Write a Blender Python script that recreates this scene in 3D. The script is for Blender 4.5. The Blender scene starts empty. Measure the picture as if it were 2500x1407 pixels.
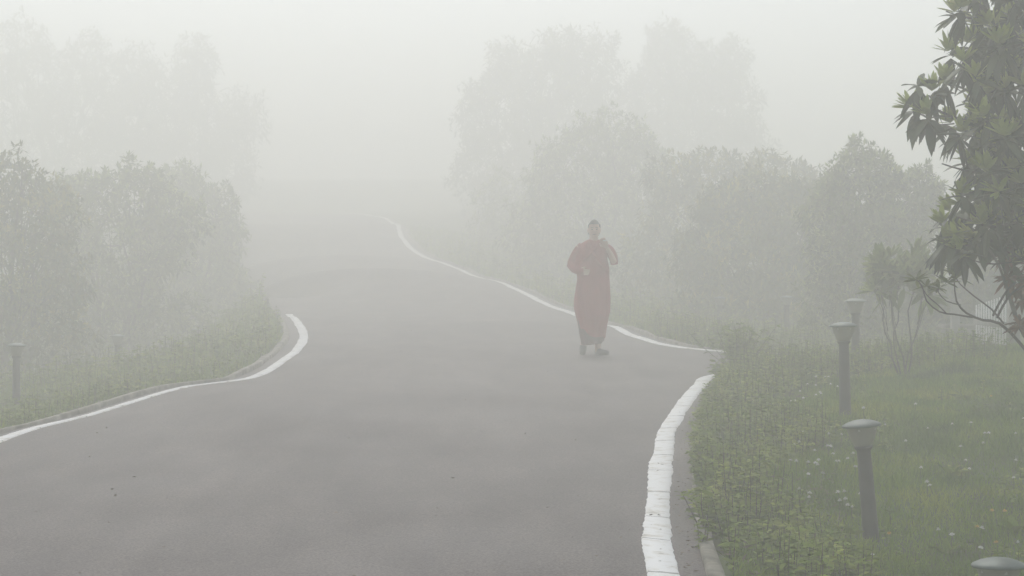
import bpy, bmesh, math, random
import numpy as np
from mathutils import Vector, Matrix

R = math.radians
C = bpy.context.scene.collection
SC = bpy.context.scene
rng = np.random.default_rng(7)
random.seed(7)

# ------------------------------------------------------------------ camera, world, sun, exposure
CAM_Z = 1.4
FPX = 5000.0            # focal length in photograph pixels (width 2500)
cam_d = bpy.data.cameras.new('camera')
cam = bpy.data.objects.new('camera', cam_d)
C.objects.link(cam)
cam.location = (0, 0, CAM_Z)
cam.rotation_euler = (R(90), 0, 0)
cam_d.sensor_width = 36
cam_d.lens = FPX / 2500 * 36
cam_d.clip_start = 0.1
cam_d.clip_end = 2000
SC.camera = cam

SUN_EL, SUN_AZ = R(52), R(-8)      # azimuth measured from +Y towards +X
world = bpy.data.worlds.new('World')
SC.world = world
world.use_nodes = True
nt = world.node_tree
bg = nt.nodes['Background']
sky = nt.nodes.new('ShaderNodeTexSky')
sky.sky_type = 'NISHITA'
sky.sun_disc = False
sky.sun_elevation = SUN_EL
sky.sun_rotation = SUN_AZ
sky.air_density = 1.0
sky.dust_density = 2.0
sky.ozone_density = 1.0
hs = nt.nodes.new('ShaderNodeHueSaturation')
hs.inputs['Saturation'].default_value = 0.75
nt.links.new(sky.outputs[0], hs.inputs['Color'])
nt.links.new(hs.outputs[0], bg.inputs['Color'])
bg.inputs['Strength'].default_value = 0.15

sun_d = bpy.data.lights.new('sun', 'SUN')
sun_d.energy = 0.8
sun_d.angle = R(25)
sun_d.color = (1.0, 0.98, 0.95)
sun = bpy.data.objects.new('sun', sun_d)
C.objects.link(sun)
sd = Vector((math.sin(SUN_AZ) * math.cos(SUN_EL), math.cos(SUN_AZ) * math.cos(SUN_EL), math.sin(SUN_EL)))
sun.rotation_euler = sd.to_track_quat('Z', 'Y').to_euler()
sun.location = sd * 50

SC.view_settings.view_transform = 'Standard'
SC.view_settings.look = 'None'
SC.view_settings.exposure = 0.54
SC.view_settings.gamma = 1
SC.render.engine = 'CYCLES'
SC.cycles.use_denoising = True
try:
    SC.cycles.denoiser = 'OPENIMAGEDENOISE'
except Exception:
    pass
SC.cycles.max_bounces = 12
SC.cycles.volume_bounces = 8
SC.cycles.diffuse_bounces = 3
SC.cycles.transparent_max_bounces = 8
SC.cycles.sample_clamp_indirect = 6

HAZE_DENSITY = 0.0305

# ------------------------------------------------------------------ materials
def mat(name, cols, scale=5.0, rough=0.8, bump=0.0, bscale=None, island=0.0, detail=4.0, metal=0.0,
        trans=0.0, spec=0.5, uv=False):
    """cols: list of colours spread over a noise ramp; island: brightness spread per mesh island."""
    m = bpy.data.materials.new(name)
    m.use_nodes = True
    n, l = m.node_tree.nodes, m.node_tree.links
    b = n['Principled BSDF']
    tc = n.new('ShaderNodeTexCoord')
    no = n.new('ShaderNodeTexNoise')
    no.inputs['Scale'].default_value = scale
    no.inputs['Detail'].default_value = detail
    l.new(tc.outputs['Object'], no.inputs['Vector'])
    rp = n.new('ShaderNodeValToRGB')
    el = rp.color_ramp.elements
    k = len(cols)
    while len(el) < k:
        el.new(0.5)
    for i, c in enumerate(cols):
        el[i].position = 0.32 + 0.36 * i / max(1, k - 1)
        el[i].color = (*c, 1)
    l.new(no.outputs['Fac'], rp.inputs[0])
    out = rp.outputs[0]
    if island:
        g = n.new('ShaderNodeNewGeometry')
        mr = n.new('ShaderNodeMapRange')
        mr.inputs['To Min'].default_value = 1 - island
        mr.inputs['To Max'].default_value = 1 + island
        l.new(g.outputs['Random Per Island'], mr.inputs['Value'])
        h = n.new('ShaderNodeHueSaturation')
        l.new(mr.outputs[0], h.inputs['Value'])
        l.new(out, h.inputs['Color'])
        out = h.outputs[0]
    l.new(out, b.inputs['Base Color'])
    b.inputs['Roughness'].default_value = rough
    b.inputs['Metallic'].default_value = metal
    b.inputs['Specular IOR Level'].default_value = spec
    if bump:
        nb = n.new('ShaderNodeTexNoise')
        nb.inputs['Scale'].default_value = bscale or scale * 4
        nb.inputs['Detail'].default_value = 5
        l.new(tc.outputs['Object'], nb.inputs['Vector'])
        bp = n.new('ShaderNodeBump')
        bp.inputs['Strength'].default_value = bump
        bp.inputs['Distance'].default_value = 0.02
        l.new(nb.outputs['Fac'], bp.inputs['Height'])
        l.new(bp.outputs[0], b.inputs['Normal'])
    if trans:
        tl = n.new('ShaderNodeBsdfTranslucent')
        l.new(out, tl.inputs['Color'])
        mx = n.new('ShaderNodeMixShader')
        mx.inputs[0].default_value = trans
        l.new(b.outputs[0], mx.inputs[1])
        l.new(tl.outputs[0], mx.inputs[2])
        l.new(mx.outputs[0], n['Material Output'].inputs['Surface'])
    return m

M = {}
M['leaf_young'] = mat('leaf_young', [(.24, .30, .05), (.36, .42, .10), (.48, .50, .18)], 3, .45, island=.25, trans=.25)
M['leaf_old'] = mat('leaf_old', [(.035, .05, .014), (.065, .08, .024), (.12, .13, .045)], 3, .5, island=.35, trans=.15)
M['leaf_brown'] = mat('leaf_brown', [(.13, .055, .025), (.22, .10, .045)], 3, .7, island=.3)
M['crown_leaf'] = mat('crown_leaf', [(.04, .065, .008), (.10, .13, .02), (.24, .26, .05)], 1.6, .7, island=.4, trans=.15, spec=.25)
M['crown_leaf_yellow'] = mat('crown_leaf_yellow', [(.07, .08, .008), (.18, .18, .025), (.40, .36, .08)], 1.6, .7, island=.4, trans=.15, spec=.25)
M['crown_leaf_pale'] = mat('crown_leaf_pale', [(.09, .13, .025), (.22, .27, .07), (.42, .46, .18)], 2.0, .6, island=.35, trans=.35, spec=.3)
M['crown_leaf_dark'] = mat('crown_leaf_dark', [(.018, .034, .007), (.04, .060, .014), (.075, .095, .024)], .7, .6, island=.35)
M['bark'] = mat('bark', [(.05, .04, .03), (.11, .085, .065)], 12, .9, .5)
M['bark_pale'] = mat('bark_pale', [(.10, .085, .065), (.20, .175, .14)], 14, .9, .5)
M['grass'] = mat('grass', [(.07, .12, .005), (.17, .26, .008), (.30, .34, .02)], 1.3, .8, island=.35, trans=.15, spec=.15)
M['weed'] = mat('weed', [(.09, .14, .010), (.19, .25, .022), (.32, .35, .06)], 2.2, .8, island=.3, trans=.15, spec=.15)
M['weed_dry'] = mat('weed_dry', [(.13, .09, .05), (.20, .15, .085)], 4, .8, island=.3)
M['weed_stem'] = mat('weed_stem', [(.06, .05, .025), (.10, .085, .04)], 9, .8)
M['ground'] = mat('ground', [(.06, .05, .022), (.06, .085, .015), (.09, .12, .02)], 1.1, .95, .6, 20, detail=8)
M['petal_white'] = mat('petal_white', [(.72, .72, .66), (.85, .85, .80)], 60, .7)
M['petal_yellow'] = mat('petal_yellow', [(.55, .36, .02), (.70, .50, .04)], 60, .7)
M['cap_metal'] = mat('cap_metal', [(.07, .09, .075), (.12, .145, .125)], 14, .5, .05, metal=.2)
M['lens_frost'] = mat('lens_frost', [(.42, .39, .33), (.55, .52, .45)], 12, .3)
M['pole_paint'] = mat('pole_paint', [(.055, .048, .048), (.085, .072, .07)], 10, .55, .08)
M['chrome'] = mat('chrome', [(.35, .35, .33), (.45, .45, .43)], 10, .4, metal=.5)
M['white_paint'] = mat('white_paint', [(.62, .62, .58), (.75, .75, .71)], 8, .6, .05)
M['grey_wood'] = mat('grey_wood', [(.16, .155, .14), (.24, .23, .21)], 10, .8, .2)
M['stone'] = mat('stone', [(.15, .14, .115), (.24, .22, .19), (.32, .30, .26)], 5, .9, .5, 18)
M['robe'] = mat('robe', [(.27, .005, .011), (.35, .008, .016)], 6, .85, .15, 60)
M['robe_dark'] = mat('robe_dark', [(.10, .005, .010), (.14, .007, .014)], 6, .85, .15, 60)
M['skin'] = mat('skin', [(.50, .31, .22), (.58, .38, .28)], 10, .5)
M['hair'] = mat('hair', [(.012, .010, .009), (.025, .02, .018)], 90, .7, .4, 200)
M['dark'] = mat('dark', [(.012, .012, .012), (.03, .028, .026)], 20, .6)
M['eye_white'] = mat('eye_white', [(.5, .48, .45), (.6, .58, .55)], 20, .3)
M['lip'] = mat('lip', [(.22, .09, .07), (.26, .11, .09)], 20, .5)
M['green_cloth'] = mat('green_cloth', [(.03, .06, .03), (.05, .085, .045)], 20, .8)
M['paper'] = mat('paper', [(.6, .58, .54), (.72, .7, .66)], 20, .7)

M['lamp_inner'] = mat('lamp_inner', [(.10, .095, .09), (.16, .15, .14)], 20, .6)
_m = M['lens_frost']; _n, _l = _m.node_tree.nodes, _m.node_tree.links
_t = _n.new('ShaderNodeBsdfTransparent'); _t.inputs[0].default_value = (.93, .91, .86, 1)
_x = _n.new('ShaderNodeMixShader'); _x.inputs[0].default_value = .5
_l.new(_n['Principled BSDF'].outputs[0], _x.inputs[1]); _l.new(_t.outputs[0], _x.inputs[2]); _l.new(_x.outputs[0], _n['Material Output'].inputs['Surface'])

# asphalt: mottled tone, long tracks, fine grain
def asphalt():
    m = bpy.data.materials.new('asphalt')
    m.use_nodes = True
    n, l = m.node_tree.nodes, m.node_tree.links
    b = n['Principled BSDF']
    tc = n.new('ShaderNodeTexCoord')
    def noise(scale, detail, sc=(1, 1, 1), rough=.5):
        mp = n.new('ShaderNodeMapping')
        mp.inputs['Scale'].default_value = sc
        t = n.new('ShaderNodeTexNoise')
        t.inputs['Scale'].default_value = scale
        t.inputs['Detail'].default_value = detail
        t.inputs['Roughness'].default_value = rough
        l.new(tc.outputs['Object'], mp.inputs[0])
        l.new(mp.outputs[0], t.inputs['Vector'])
        return t.outputs['Fac']
    rp = n.new('ShaderNodeValToRGB')
    e = rp.color_ramp.elements
    e[0].position, e[0].color = .3, (.080, .066, .061, 1)
    e[1].position, e[1].color = .72, (.125, .106, .094, 1)
    l.new(noise(.8, 7, (1, .35, 1), .65), rp.inputs[0])
    rp2 = n.new('ShaderNodeValToRGB')
    e = rp2.color_ramp.elements
    e[0].position, e[0].color = .36, (.84, .83, .84, 1)
    e[1].position, e[1].color = .66, (1.17, 1.16, 1.14, 1)
    l.new(noise(3.2, 6, (1, .22, 1)), rp2.inputs[0])
    rp3 = n.new('ShaderNodeValToRGB')
    e = rp3.color_ramp.elements
    e[0].position, e[0].color = .32, (.18, .18, .18, 1)
    e[1].position, e[1].color = .68, (2.1, 2.1, 2.1, 1)
    l.new(noise(75, 4, (1, 1, 1), .7), rp3.inputs[0])
    def mul(a, c):
        x = n.new('ShaderNodeMix')
        x.data_type = 'RGBA'
        x.blend_type = 'MULTIPLY'
        x.inputs[0].default_value = 1
        l.new(a, x.inputs[6]); l.new(c, x.inputs[7])
        return x.outputs[2]
    l.new(mul(mul(rp.outputs[0], rp2.outputs[0]), rp3.outputs[0]), b.inputs['Base Color'])
    rr = n.new('ShaderNodeMapRange')
    rr.inputs['To Min'].default_value = .55
    rr.inputs['To Max'].default_value = .85
    l.new(noise(.8, 4), rr.inputs['Value'])
    l.new(rr.outputs[0], b.inputs['Roughness'])
    b.inputs['Specular IOR Level'].default_value = .3
    bp = n.new('ShaderNodeBump')
    bp.inputs['Strength'].default_value = .5
    bp.inputs['Distance'].default_value = .008
    l.new(noise(160, 4), bp.inputs['Height'])
    l.new(bp.outputs[0], b.inputs['Normal'])
    return m
M['asphalt'] = asphalt()

# worn white paint on concrete edging: joints along the strip come from the UV's v (metres along)
def edge_paint():
    m = bpy.data.materials.new('edge_paint')
    m.use_nodes = True
    n, l = m.node_tree.nodes, m.node_tree.links
    b = n['Principled BSDF']
    tc = n.new('ShaderNodeTexCoord')
    uv = n.new('ShaderNodeUVMap'); uv.uv_map = 'UVMap'
    sp = n.new('ShaderNodeSeparateXYZ')
    wob = n.new('ShaderNodeTexNoise'); wob.inputs['Scale'].default_value = 6
    l.new(tc.outputs['Object'], wob.inputs['Vector'])
    l.new(uv.outputs[0], sp.inputs[0])
    ad = n.new('ShaderNodeMath'); ad.operation = 'MULTIPLY_ADD'
    l.new(wob.outputs['Fac'], ad.inputs[0]); ad.inputs[1].default_value = .12
    l.new(sp.outputs['Y'], ad.inputs[2])
    mo = n.new('ShaderNodeMath'); mo.operation = 'PINGPONG'; mo.inputs[1].default_value = .5
    l.new(ad.outputs[0], mo.inputs[0])
    gt = n.new('ShaderNodeMapRange')
    gt.inputs['From Min'].default_value = .006; gt.inputs['From Max'].default_value = .02
    l.new(mo.outputs[0], gt.inputs['Value'])
    no = n.new('ShaderNodeTexNoise'); no.inputs['Scale'].default_value = 9; no.inputs['Detail'].default_value = 7
    no.inputs['Roughness'].default_value = .65
    l.new(tc.outputs['Object'], no.inputs['Vector'])
    rp = n.new('ShaderNodeValToRGB')
    e = rp.color_ramp.elements
    e[0].position, e[0].color = .27, (.30, .27, .21, 1)
    e[1].position, e[1].color = .5, (.80, .79, .74, 1)
    x_ = e.new(.38); x_.color = (.64, .61, .52, 1)
    l.new(no.outputs['Fac'], rp.inputs[0])
    x = n.new('ShaderNodeMix'); x.data_type = 'RGBA'
    x.inputs[6].default_value = (.22, .20, .16, 1)
    l.new(gt.outputs[0], x.inputs[0]); l.new(rp.outputs[0], x.inputs[7])
    l.new(x.outputs[2], b.inputs['Base Color'])
    b.inputs['Roughness'].default_value = .7
    bp = n.new('ShaderNodeBump'); bp.inputs['Strength'].default_value = .3; bp.inputs['Distance'].default_value = .01
    l.new(no.outputs['Fac'], bp.inputs['Height']); l.new(bp.outputs[0], b.inputs['Normal'])
    return m
M['edge_paint'] = edge_paint()
M['kerb_concrete'] = mat('kerb_concrete', [(.09, .08, .055), (.22, .20, .15), (.36, .33, .27)], 7, .9, .6, 30, detail=7)

# ------------------------------------------------------------------ helpers
def tag(o, label=None, cat=None, group=None, kind=None):
    if label: o['label'] = label
    if cat: o['category'] = cat
    if group: o['group'] = group
    if kind: o['kind'] = kind
    return o

def empty(name, loc, rz=0.0):
    o = bpy.data.objects.new(name, None)
    C.objects.link(o)
    o.location = loc
    o.rotation_euler = (0, 0, rz)
    o.empty_display_size = .2
    return o

class MB:
    def __init__(s):
        s.v, s.f, s.m, s.n = [], [], [], 0
    def add(s, V, F, mi=0):
        V = np.asarray(V, float).reshape(-1, 3)
        F = np.asarray(F, int)
        s.v.append(V); s.f.append((F + s.n, mi)); s.n += len(V)
    def build(s, name, mats, parent=None, smooth=True, loc=None, uv=None):
        me = bpy.data.meshes.new(name)
        V = np.concatenate(s.v) if s.v else np.zeros((0, 3))
        me.vertices.add(len(V))
        me.vertices.foreach_set('co', V.ravel())
        tot = sum(f.size for f, _ in s.f); nf = sum(len(f) for f, _ in s.f)
        me.loops.add(tot); me.polygons.add(nf)
        me.loops.foreach_set('vertex_index', np.concatenate([f.ravel() for f, _ in s.f]))
        sizes = np.concatenate([np.full(len(f), f.shape[1]) for f, _ in s.f])
        st = np.concatenate([[0], np.cumsum(sizes)[:-1]])
        me.polygons.foreach_set('loop_start', st)
        me.polygons.foreach_set('material_index', np.concatenate([np.full(len(f), mi) for f, mi in s.f]))
        if smooth:
            me.polygons.foreach_set('use_smooth', np.ones(nf, bool))
        if uv is not None:
            ul = me.uv_layers.new(name='UVMap')
            idx = np.concatenate([f.ravel() for f, _ in s.f])
            ul.data.foreach_set('uv', np.asarray(uv)[idx].ravel())
        me.update(calc_edges=True)
        me.validate()
        for m_ in (mats if isinstance(mats, (list, tuple)) else [mats]):
            me.materials.append(m_)
        o = bpy.data.objects.new(name, me)
        C.objects.link(o)
        if parent: o.parent = parent
        if loc is not None: o.location = loc
        return o
    # --- shapes
    def tube(s, pts, rad, seg=8, mi=0, cap=True):
        P = np.asarray(pts, float); n = len(P)
        rad = np.broadcast_to(np.asarray(rad, float), (n,)) if np.ndim(rad) < 2 else np.asarray(rad, float)
        T = np.gradient(P, axis=0); T /= np.linalg.norm(T, axis=1)[:, None] + 1e-9
        up = np.array([0, 0, 1.0]) if abs(T[0][2]) < .9 else np.array([0, 1.0, 0])
        rows = []
        U = np.cross(up, T[0]); U /= np.linalg.norm(U)
        a = np.linspace(0, 2 * np.pi, seg, endpoint=False)
        for i in range(n):
            U = U - T[i] * U.dot(T[i]); U /= np.linalg.norm(U) + 1e-9
            W = np.cross(T[i], U)
            r1, r2 = (rad[i], rad[i]) if rad.ndim == 1 else rad[i]
            rows.append(P[i] + np.outer(np.cos(a) * r1, U) + np.outer(np.sin(a) * r2, W))
        V = np.concatenate(rows)
        i = np.arange(n - 1)[:, None] * seg; j = np.arange(seg)[None]; j2 = (j + 1) % seg
        F = np.stack([i + j, i + j2, i + seg + j2, i + seg + j], -1).reshape(-1, 4)
        s.add(V, F, mi)
        if cap:
            b = s.n - len(V)
            s.f.append((np.array([np.arange(seg)[::-1] + b]), mi))
            s.f.append((np.array([np.arange(seg) + b + (n - 1) * seg]), mi))
    def lathe(s, prof, seg=32, mi=0, c=(0, 0, 0)):
        pr = np.asarray(prof, float); n = len(pr)
        a = np.linspace(0, 2 * np.pi, seg, endpoint=False)
        V = np.stack([np.outer(pr[:, 0], np.cos(a)), np.outer(pr[:, 0], np.sin(a)),
                      np.repeat(pr[:, 1][:, None], seg, 1)], -1).reshape(-1, 3) + np.array(c)
        i = np.arange(n - 1)[:, None] * seg; j = np.arange(seg)[None]; j2 = (j + 1) % seg
        F = np.stack([i + j, i + j2, i + seg + j2, i + seg + j], -1).reshape(-1, 4)
        s.add(V, F, mi)
    def box(s, c, size, rz=0.0, mi=0):
        c = np.asarray(c, float); h = np.asarray(size, float) / 2
        V = np.array([[x, y, z] for z in (-1, 1) for y in (-1, 1) for x in (-1, 1)]) * h
        cs, sn = math.cos(rz), math.sin(rz)
        V = np.stack([V[:, 0] * cs - V[:, 1] * sn, V[:, 0] * sn + V[:, 1] * cs, V[:, 2]], 1) + c
        F = [[0, 2, 3, 1], [4, 5, 7, 6], [0, 1, 5, 4], [2, 6, 7, 3], [0, 4, 6, 2], [1, 3, 7, 5]]
        s.add(V, F, mi)
    def ellip(s, c, r, seg=16, rings=10, mi=0, fn=None):
        th = np.linspace(0.02, np.pi - .02, rings)
        a = np.linspace(0, 2 * np.pi, seg, endpoint=False)
        V = np.stack([np.outer(np.sin(th), np.cos(a)), np.outer(np.sin(th), np.sin(a)),
                      np.repeat(np.cos(th)[:, None], seg, 1)], -1).reshape(-1, 3)
        if fn is not None: V = fn(V)
        V = V * np.asarray(r) + np.asarray(c)
        i = np.arange(rings - 1)[:, None] * seg; j = np.arange(seg)[None]; j2 = (j + 1) % seg
        F = np.stack([i + j, i + seg + j, i + seg + j2, i + j2], -1).reshape(-1, 4)
        s.add(V, F, mi)
        b = s.n - len(V)
        s.f.append((np.array([np.arange(seg) + b]), mi))
        s.f.append((np.array([np.arange(seg)[::-1] + b + (rings - 1) * seg]), mi))
    def leaves(s, O, D, L, W, droop=.2, nseg=4, fold=.25, mi=0, prof=None, roll=0.0):
        """Vectorised leaf blades from origins O along unit directions D."""
        O = np.asarray(O, float); D = np.asarray(D, float); k = len(O)
        if k == 0: return
        L = np.broadcast_to(L, (k,)); W = np.broadcast_to(W, (k,)); droop = np.broadcast_to(droop, (k,))
        D = D / (np.linalg.norm(D, axis=1)[:, None] + 1e-9)
        up = np.tile([0, 0, 1.0], (k, 1))
        S = np.cross(D, up); bad = np.linalg.norm(S, axis=1) < .15
        S[bad] = rng.normal(size=(bad.sum(), 3))
        S -= D * (S * D).sum(1)[:, None]
        S /= np.linalg.norm(S, axis=1)[:, None] + 1e-9
        if roll:
            a = rng.normal(0, roll, k)[:, None]
            S = S * np.cos(a) + np.cross(D, S) * np.sin(a)
        N = np.cross(S, D)
        t = np.linspace(0, 1, nseg + 1)
        if prof is None:
            w = np.sin(np.pi * t ** .85) ** .62; w[0] = .12; w[-1] = .02
        else:
            w = np.interp(t, np.linspace(0, 1, len(prof)), prof)
        c = O[:, None] + D[:, None] * (L[:, None] * t)[..., None]
        c = c + np.array([0, 0, -1.0]) * (L * droop)[:, None, None] * (t ** 2)[None, :, None]
        half = (W[:, None] / 2 * w)[..., None]
        if fold:
            l_ = c - S[:, None] * half; r_ = c + S[:, None] * half
            m_ = c - N[:, None] * half * fold
            V = np.stack([l_, m_, r_], 2).reshape(-1, 3)
            b = (np.arange(k) * (nseg + 1) * 3)[:, None, None] + (np.arange(nseg) * 3)[None, :, None] + np.arange(2)[None, None]
            F = np.stack([b, b + 1, b + 4, b + 3], -1).reshape(-1, 4)
        else:
            V = np.stack([c - S[:, None] * half, c + S[:, None] * half], 2).reshape(-1, 3)
            b = (np.arange(k) * (nseg + 1) * 2)[:, None] + (np.arange(nseg) * 2)[None]
            F = np.stack([b, b + 1, b + 3, b + 2], -1).reshape(-1, 4)
        s.add(V, F, mi)

def unit(n):
    v = rng.normal(size=(n, 3)); return v / np.linalg.norm(v, axis=1)[:, None]

def catmull(P, step=.25):
    P = np.asarray(P, float)
    Q = np.vstack([2 * P[0] - P[1], P, 2 * P[-1] - P[-2]])
    out = []
    for i in range(1, len(Q) - 2):
        p0, p1, p2, p3 = Q[i - 1:i + 3]
        n = max(2, int(np.linalg.norm(p2 - p1) / step))
        for t in np.linspace(0, 1, n, endpoint=False):
            out.append(.5 * (2 * p1 + (p2 - p0) * t + (2 * p0 - 5 * p1 + 4 * p2 - p3) * t * t + (3 * p1 - p0 - 3 * p2 + p3) * t ** 3))
    out.append(P[-1])
    return np.array(out)

# ------------------------------------------------------------------ terrain
def at(px, py, d):
    return np.array([(px - 1250) / FPX * d, d, CAM_Z - (py - 703.5) / FPX * d])
def dr(py):
    return 8625.0 / (py - 538.0)

left_px = [(0, 1076, None), (90, 1046, None), (180, 1025, None), (300, 990, None), (380, 965, None), (460, 945, None),
           (540, 935, None), (600, 927, None), (650, 908, None), (690, 882, None), (720, 858, None), (740, 830, None),
           (736, 805, None), (722, 783, None), (700, 765, None)]
near_px = [(1622, 1407, None), (1609, 1300, None), (1608, 1200, None), (1620, 1100, None), (1640, 1040, None),
           (1674, 985, None), (1706, 945, None), (1735, 922, None)]
far_px = [(2050, 884, 27.9), (1920, 877, 27.5), (1780, 861, 27.2), (1650, 848, 27.9), (1570, 828, 29.6), (1500, 798, 33),
          (1400, 767, 37.8), (1300, 727, 42.5), (1215, 688, 47.5), (1130, 662, 52), (1060, 637, 56.5), (1000, 603, 62), (978, 575, 67),
          (970, 548, 72), (945, 535, 77), (905, 527, 82), (870, 522, 86)]
def topts(px):
    return np.array([at(x, y, d if d else dr(y)) for x, y, d in px])
Lp, Np, Fp = topts(left_px), topts(near_px), topts(far_px)

L3 = np.vstack([[[-5.2, 4, -.2], [-4.6, 10, 0.0]], Lp, [[-4.78, 42, 1.12], [-5.75, 48, 1.42], [-7.2, 55, 1.9], [-8.9, 62, 2.7],
               [-10.3, 72, 3.7], [-11.6, 80, 4.2], [-13.5, 86, 4.6], [-20, 90, 5.0]]])
N3 = np.vstack([[[.62, 3, -.2], [.68, 7, -.1]], Np, [[2.75, 23.4, .45], [3.8, 23.9, .45], [6, 24.4, .5], [12, 25, .4], [22, 26, .2]]])
F3 = np.vstack([[[22, 29.3, .2], [12, 28.6, .4], [6, 28.2, .42]], Fp, [[-9, 91, 4.75], [-14, 95, 5.1], [-20, 98, 5.4]]])

ctrl = [L3, N3, F3]
_d = np.arange(28.5, 43, 1.0)          # firm shoulder along the left edge
_x = np.interp(_d, L3[:, 1], L3[:, 0]); _z = np.interp(_d, L3[:, 1], L3[:, 2])
ctrl += [np.column_stack([_x, _d, _z]), np.column_stack([_x - .6, _d, _z - .04]), np.column_stack([_x + .8, _d, _z])]
ctrl.append(np.array([
    # between the kerbs
    [-1.6, 10, 0], [-1.3, 16, .19], [-.8, 22, .39], [1.04, 26.3, .535], [0, 30, .65], [-1.5, 38, .92], [-3.4, 50, 1.75], [-5.6, 62, 2.7], [-7, 74, 3.7],
    # lawn on the right
    [1.15, 10, -.03], [1.5, 13, .10], [2.0, 8.9, -.42], [2.11, 12.1, -.12], [2.7, 16.7, .30], [3.77, 22.5, .52], [5.06, 22, .70],
    [3.2, 12, -.18], [4.2, 14, .05], [4.6, 18, .45], [6.5, 22, .78], [8, 18, .6], [6, 12, .0], [9, 25.5, .6], [4, 6, -.6], [10, 10, .1],
    # right, beyond the side road
    [4.69, 35, .47], [4.97, 49, .45], [2.69, 52, .86], [7, 35, .55], [9, 32, .55], [12, 40, .9], [3, 33, .55], [2.2, 42, 1.0], [1.5, 60, 2.2], [0, 75, 3.2],
    [20, 35, .9], [25, 60, 3], [10, 60, 2.6], [6, 80, 4],
    # left bank
    [-6, 19, -.2], [-5.8, 24, -.02], [-6.07, 31.5, -.08], [-5.6, 36.5, -.06], [-5.9, 42, -.05], [-6.13, 45, .12], [-6.7, 49, .3], [-8.4, 56, .9], [-10, 30, -.1], [-12, 45, .6],
    [-14, 20, -.6], [-16, 60, 2.6], [-25, 40, 1.5], [-30, 15, 0], [-8, 10, -.3],
    # surroundings
    [0, -15, -.4], [-40, -15, -.4], [40, -15, -.4], [-60, 40, 3], [60, 40, 3], [-60, 110, 6], [60, 110, 6], [0, 120, 7.4], [-25, 120, 7.4], [25, 120, 7.2],
    [0, 170, 10.4], [-70, 170, 10], [70, 170, 10], [-90, 0, 1], [90, 0, 1]]))
CP = np.vstack(ctrl)
keep = []
for i in range(len(CP)):
    if all(np.hypot(*(CP[i, :2] - CP[j, :2])) > .35 for j in keep): keep.append(i)
CP = CP[keep]
def _phi(r):
    return np.where(r > 1e-9, r * r * np.log(np.maximum(r, 1e-9)), 0)
_S = 10.0
_X = CP[:, :2] / _S
_K = _phi(np.linalg.norm(_X[:, None] - _X[None], axis=2)) + np.eye(len(_X)) * 1e-6
_P = np.hstack([np.ones((len(_X), 1)), _X])
_A = np.block([[_K, _P], [_P.T, np.zeros((3, 3))]])
_w = np.linalg.solve(_A, np.concatenate([CP[:, 2], [0, 0, 0]]))
def H(x, y):
    x = np.asarray(x, float); y = np.asarray(y, float)
    q = np.stack([x.ravel(), y.ravel()], 1) / _S
    out = np.empty(len(q))
    for i in range(0, len(q), 20000):
        s_ = q[i:i + 20000]
        out[i:i + 20000] = _phi(np.linalg.norm(s_[:, None] - _X[None], axis=2)) @ _w[:-3] + _w[-3] + s_ @ _w[-2:]
    return out.reshape(x.shape)
def hz(x, y):
    return float(H(np.array([x]), np.array([y]))[0])

Lc, Nc, Fc = catmull(L3[:, :2]), catmull(N3[:, :2]), catmull(F3[:, :2])
# main road edges as functions of y
def fn_x(curve, ys):
    o = np.argsort(curve[:, 1])
    return np.interp(ys, curve[o, 1], curve[o, 0])
Nmain = Nc[Nc[:, 1] < 22.9]
Fmain = Fc[(Fc[:, 0] < 2.75) & (np.arange(len(Fc)) > np.argmin(np.abs(Fc[:, 0] - 2.83)))]
Rm = np.vstack([Nmain, [[2.75, 23.4], [2.9, 25.2], [2.85, 27.1]], Fmain])
Lm = Lc
def XL(y): return fn_x(Lm, y)
def XR(y): return fn_x(Rm, y)
def side_near(x):
    c = Nc[Nc[:, 1] > 21]; return np.interp(x, c[:, 0], c[:, 1])
def side_far(x):
    c = Fc[Fc[:, 0] > 2.5][::-1]; return np.interp(x, c[:, 0], c[:, 1])
OUT = .24
def on_road(x, y, pad=.2):
    m = (x > XL(y) - OUT - pad) & (x < XR(y) + OUT + pad) & (y < 88)
    s_ = (x > 2) & (x < 21) & (y > side_near(x) - OUT - pad) & (y < side_far(x) + OUT + pad)
    return m | s_

def sheet(name, xs, ys, zf, material, parent=None):
    X, Y = np.meshgrid(xs, ys)
    V = np.stack([X, Y, zf(X, Y)], -1).reshape(-1, 3)
    nx = len(xs)
    i = np.arange(len(ys) - 1)[:, None] * nx; j = np.arange(nx - 1)[None]
    F = np.stack([i + j, i + j + 1, i + nx + j + 1, i + nx + j], -1).reshape(-1, 4)
    b = MB(); b.add(V, F)
    return b.build(name, material, parent)

xs = np.unique(np.concatenate([np.linspace(-95, -14, 30), np.arange(-14, 12, .3), np.linspace(12, 95, 30)]))
ys = np.unique(np.concatenate([np.linspace(-20, 4, 12), np.arange(4, 50, .3), np.arange(50, 92, .6), np.linspace(92, 185, 30)]))
def zground(X, Y):
    Z = H(X, Y)
    near = np.clip(1 - np.hypot(X, Y - 30) / 70, 0, 1)
    Z = Z + .02 * np.sin(X * 3.1 + Y * 1.7) * np.sin(Y * 2.3 - X) * near
    r = on_road(X, Y, pad=-.02)
    return np.where(r, Z - .14, Z)
ground = sheet('ground', xs, ys, zground, M['ground'])
tag(ground, kind='structure')

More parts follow.
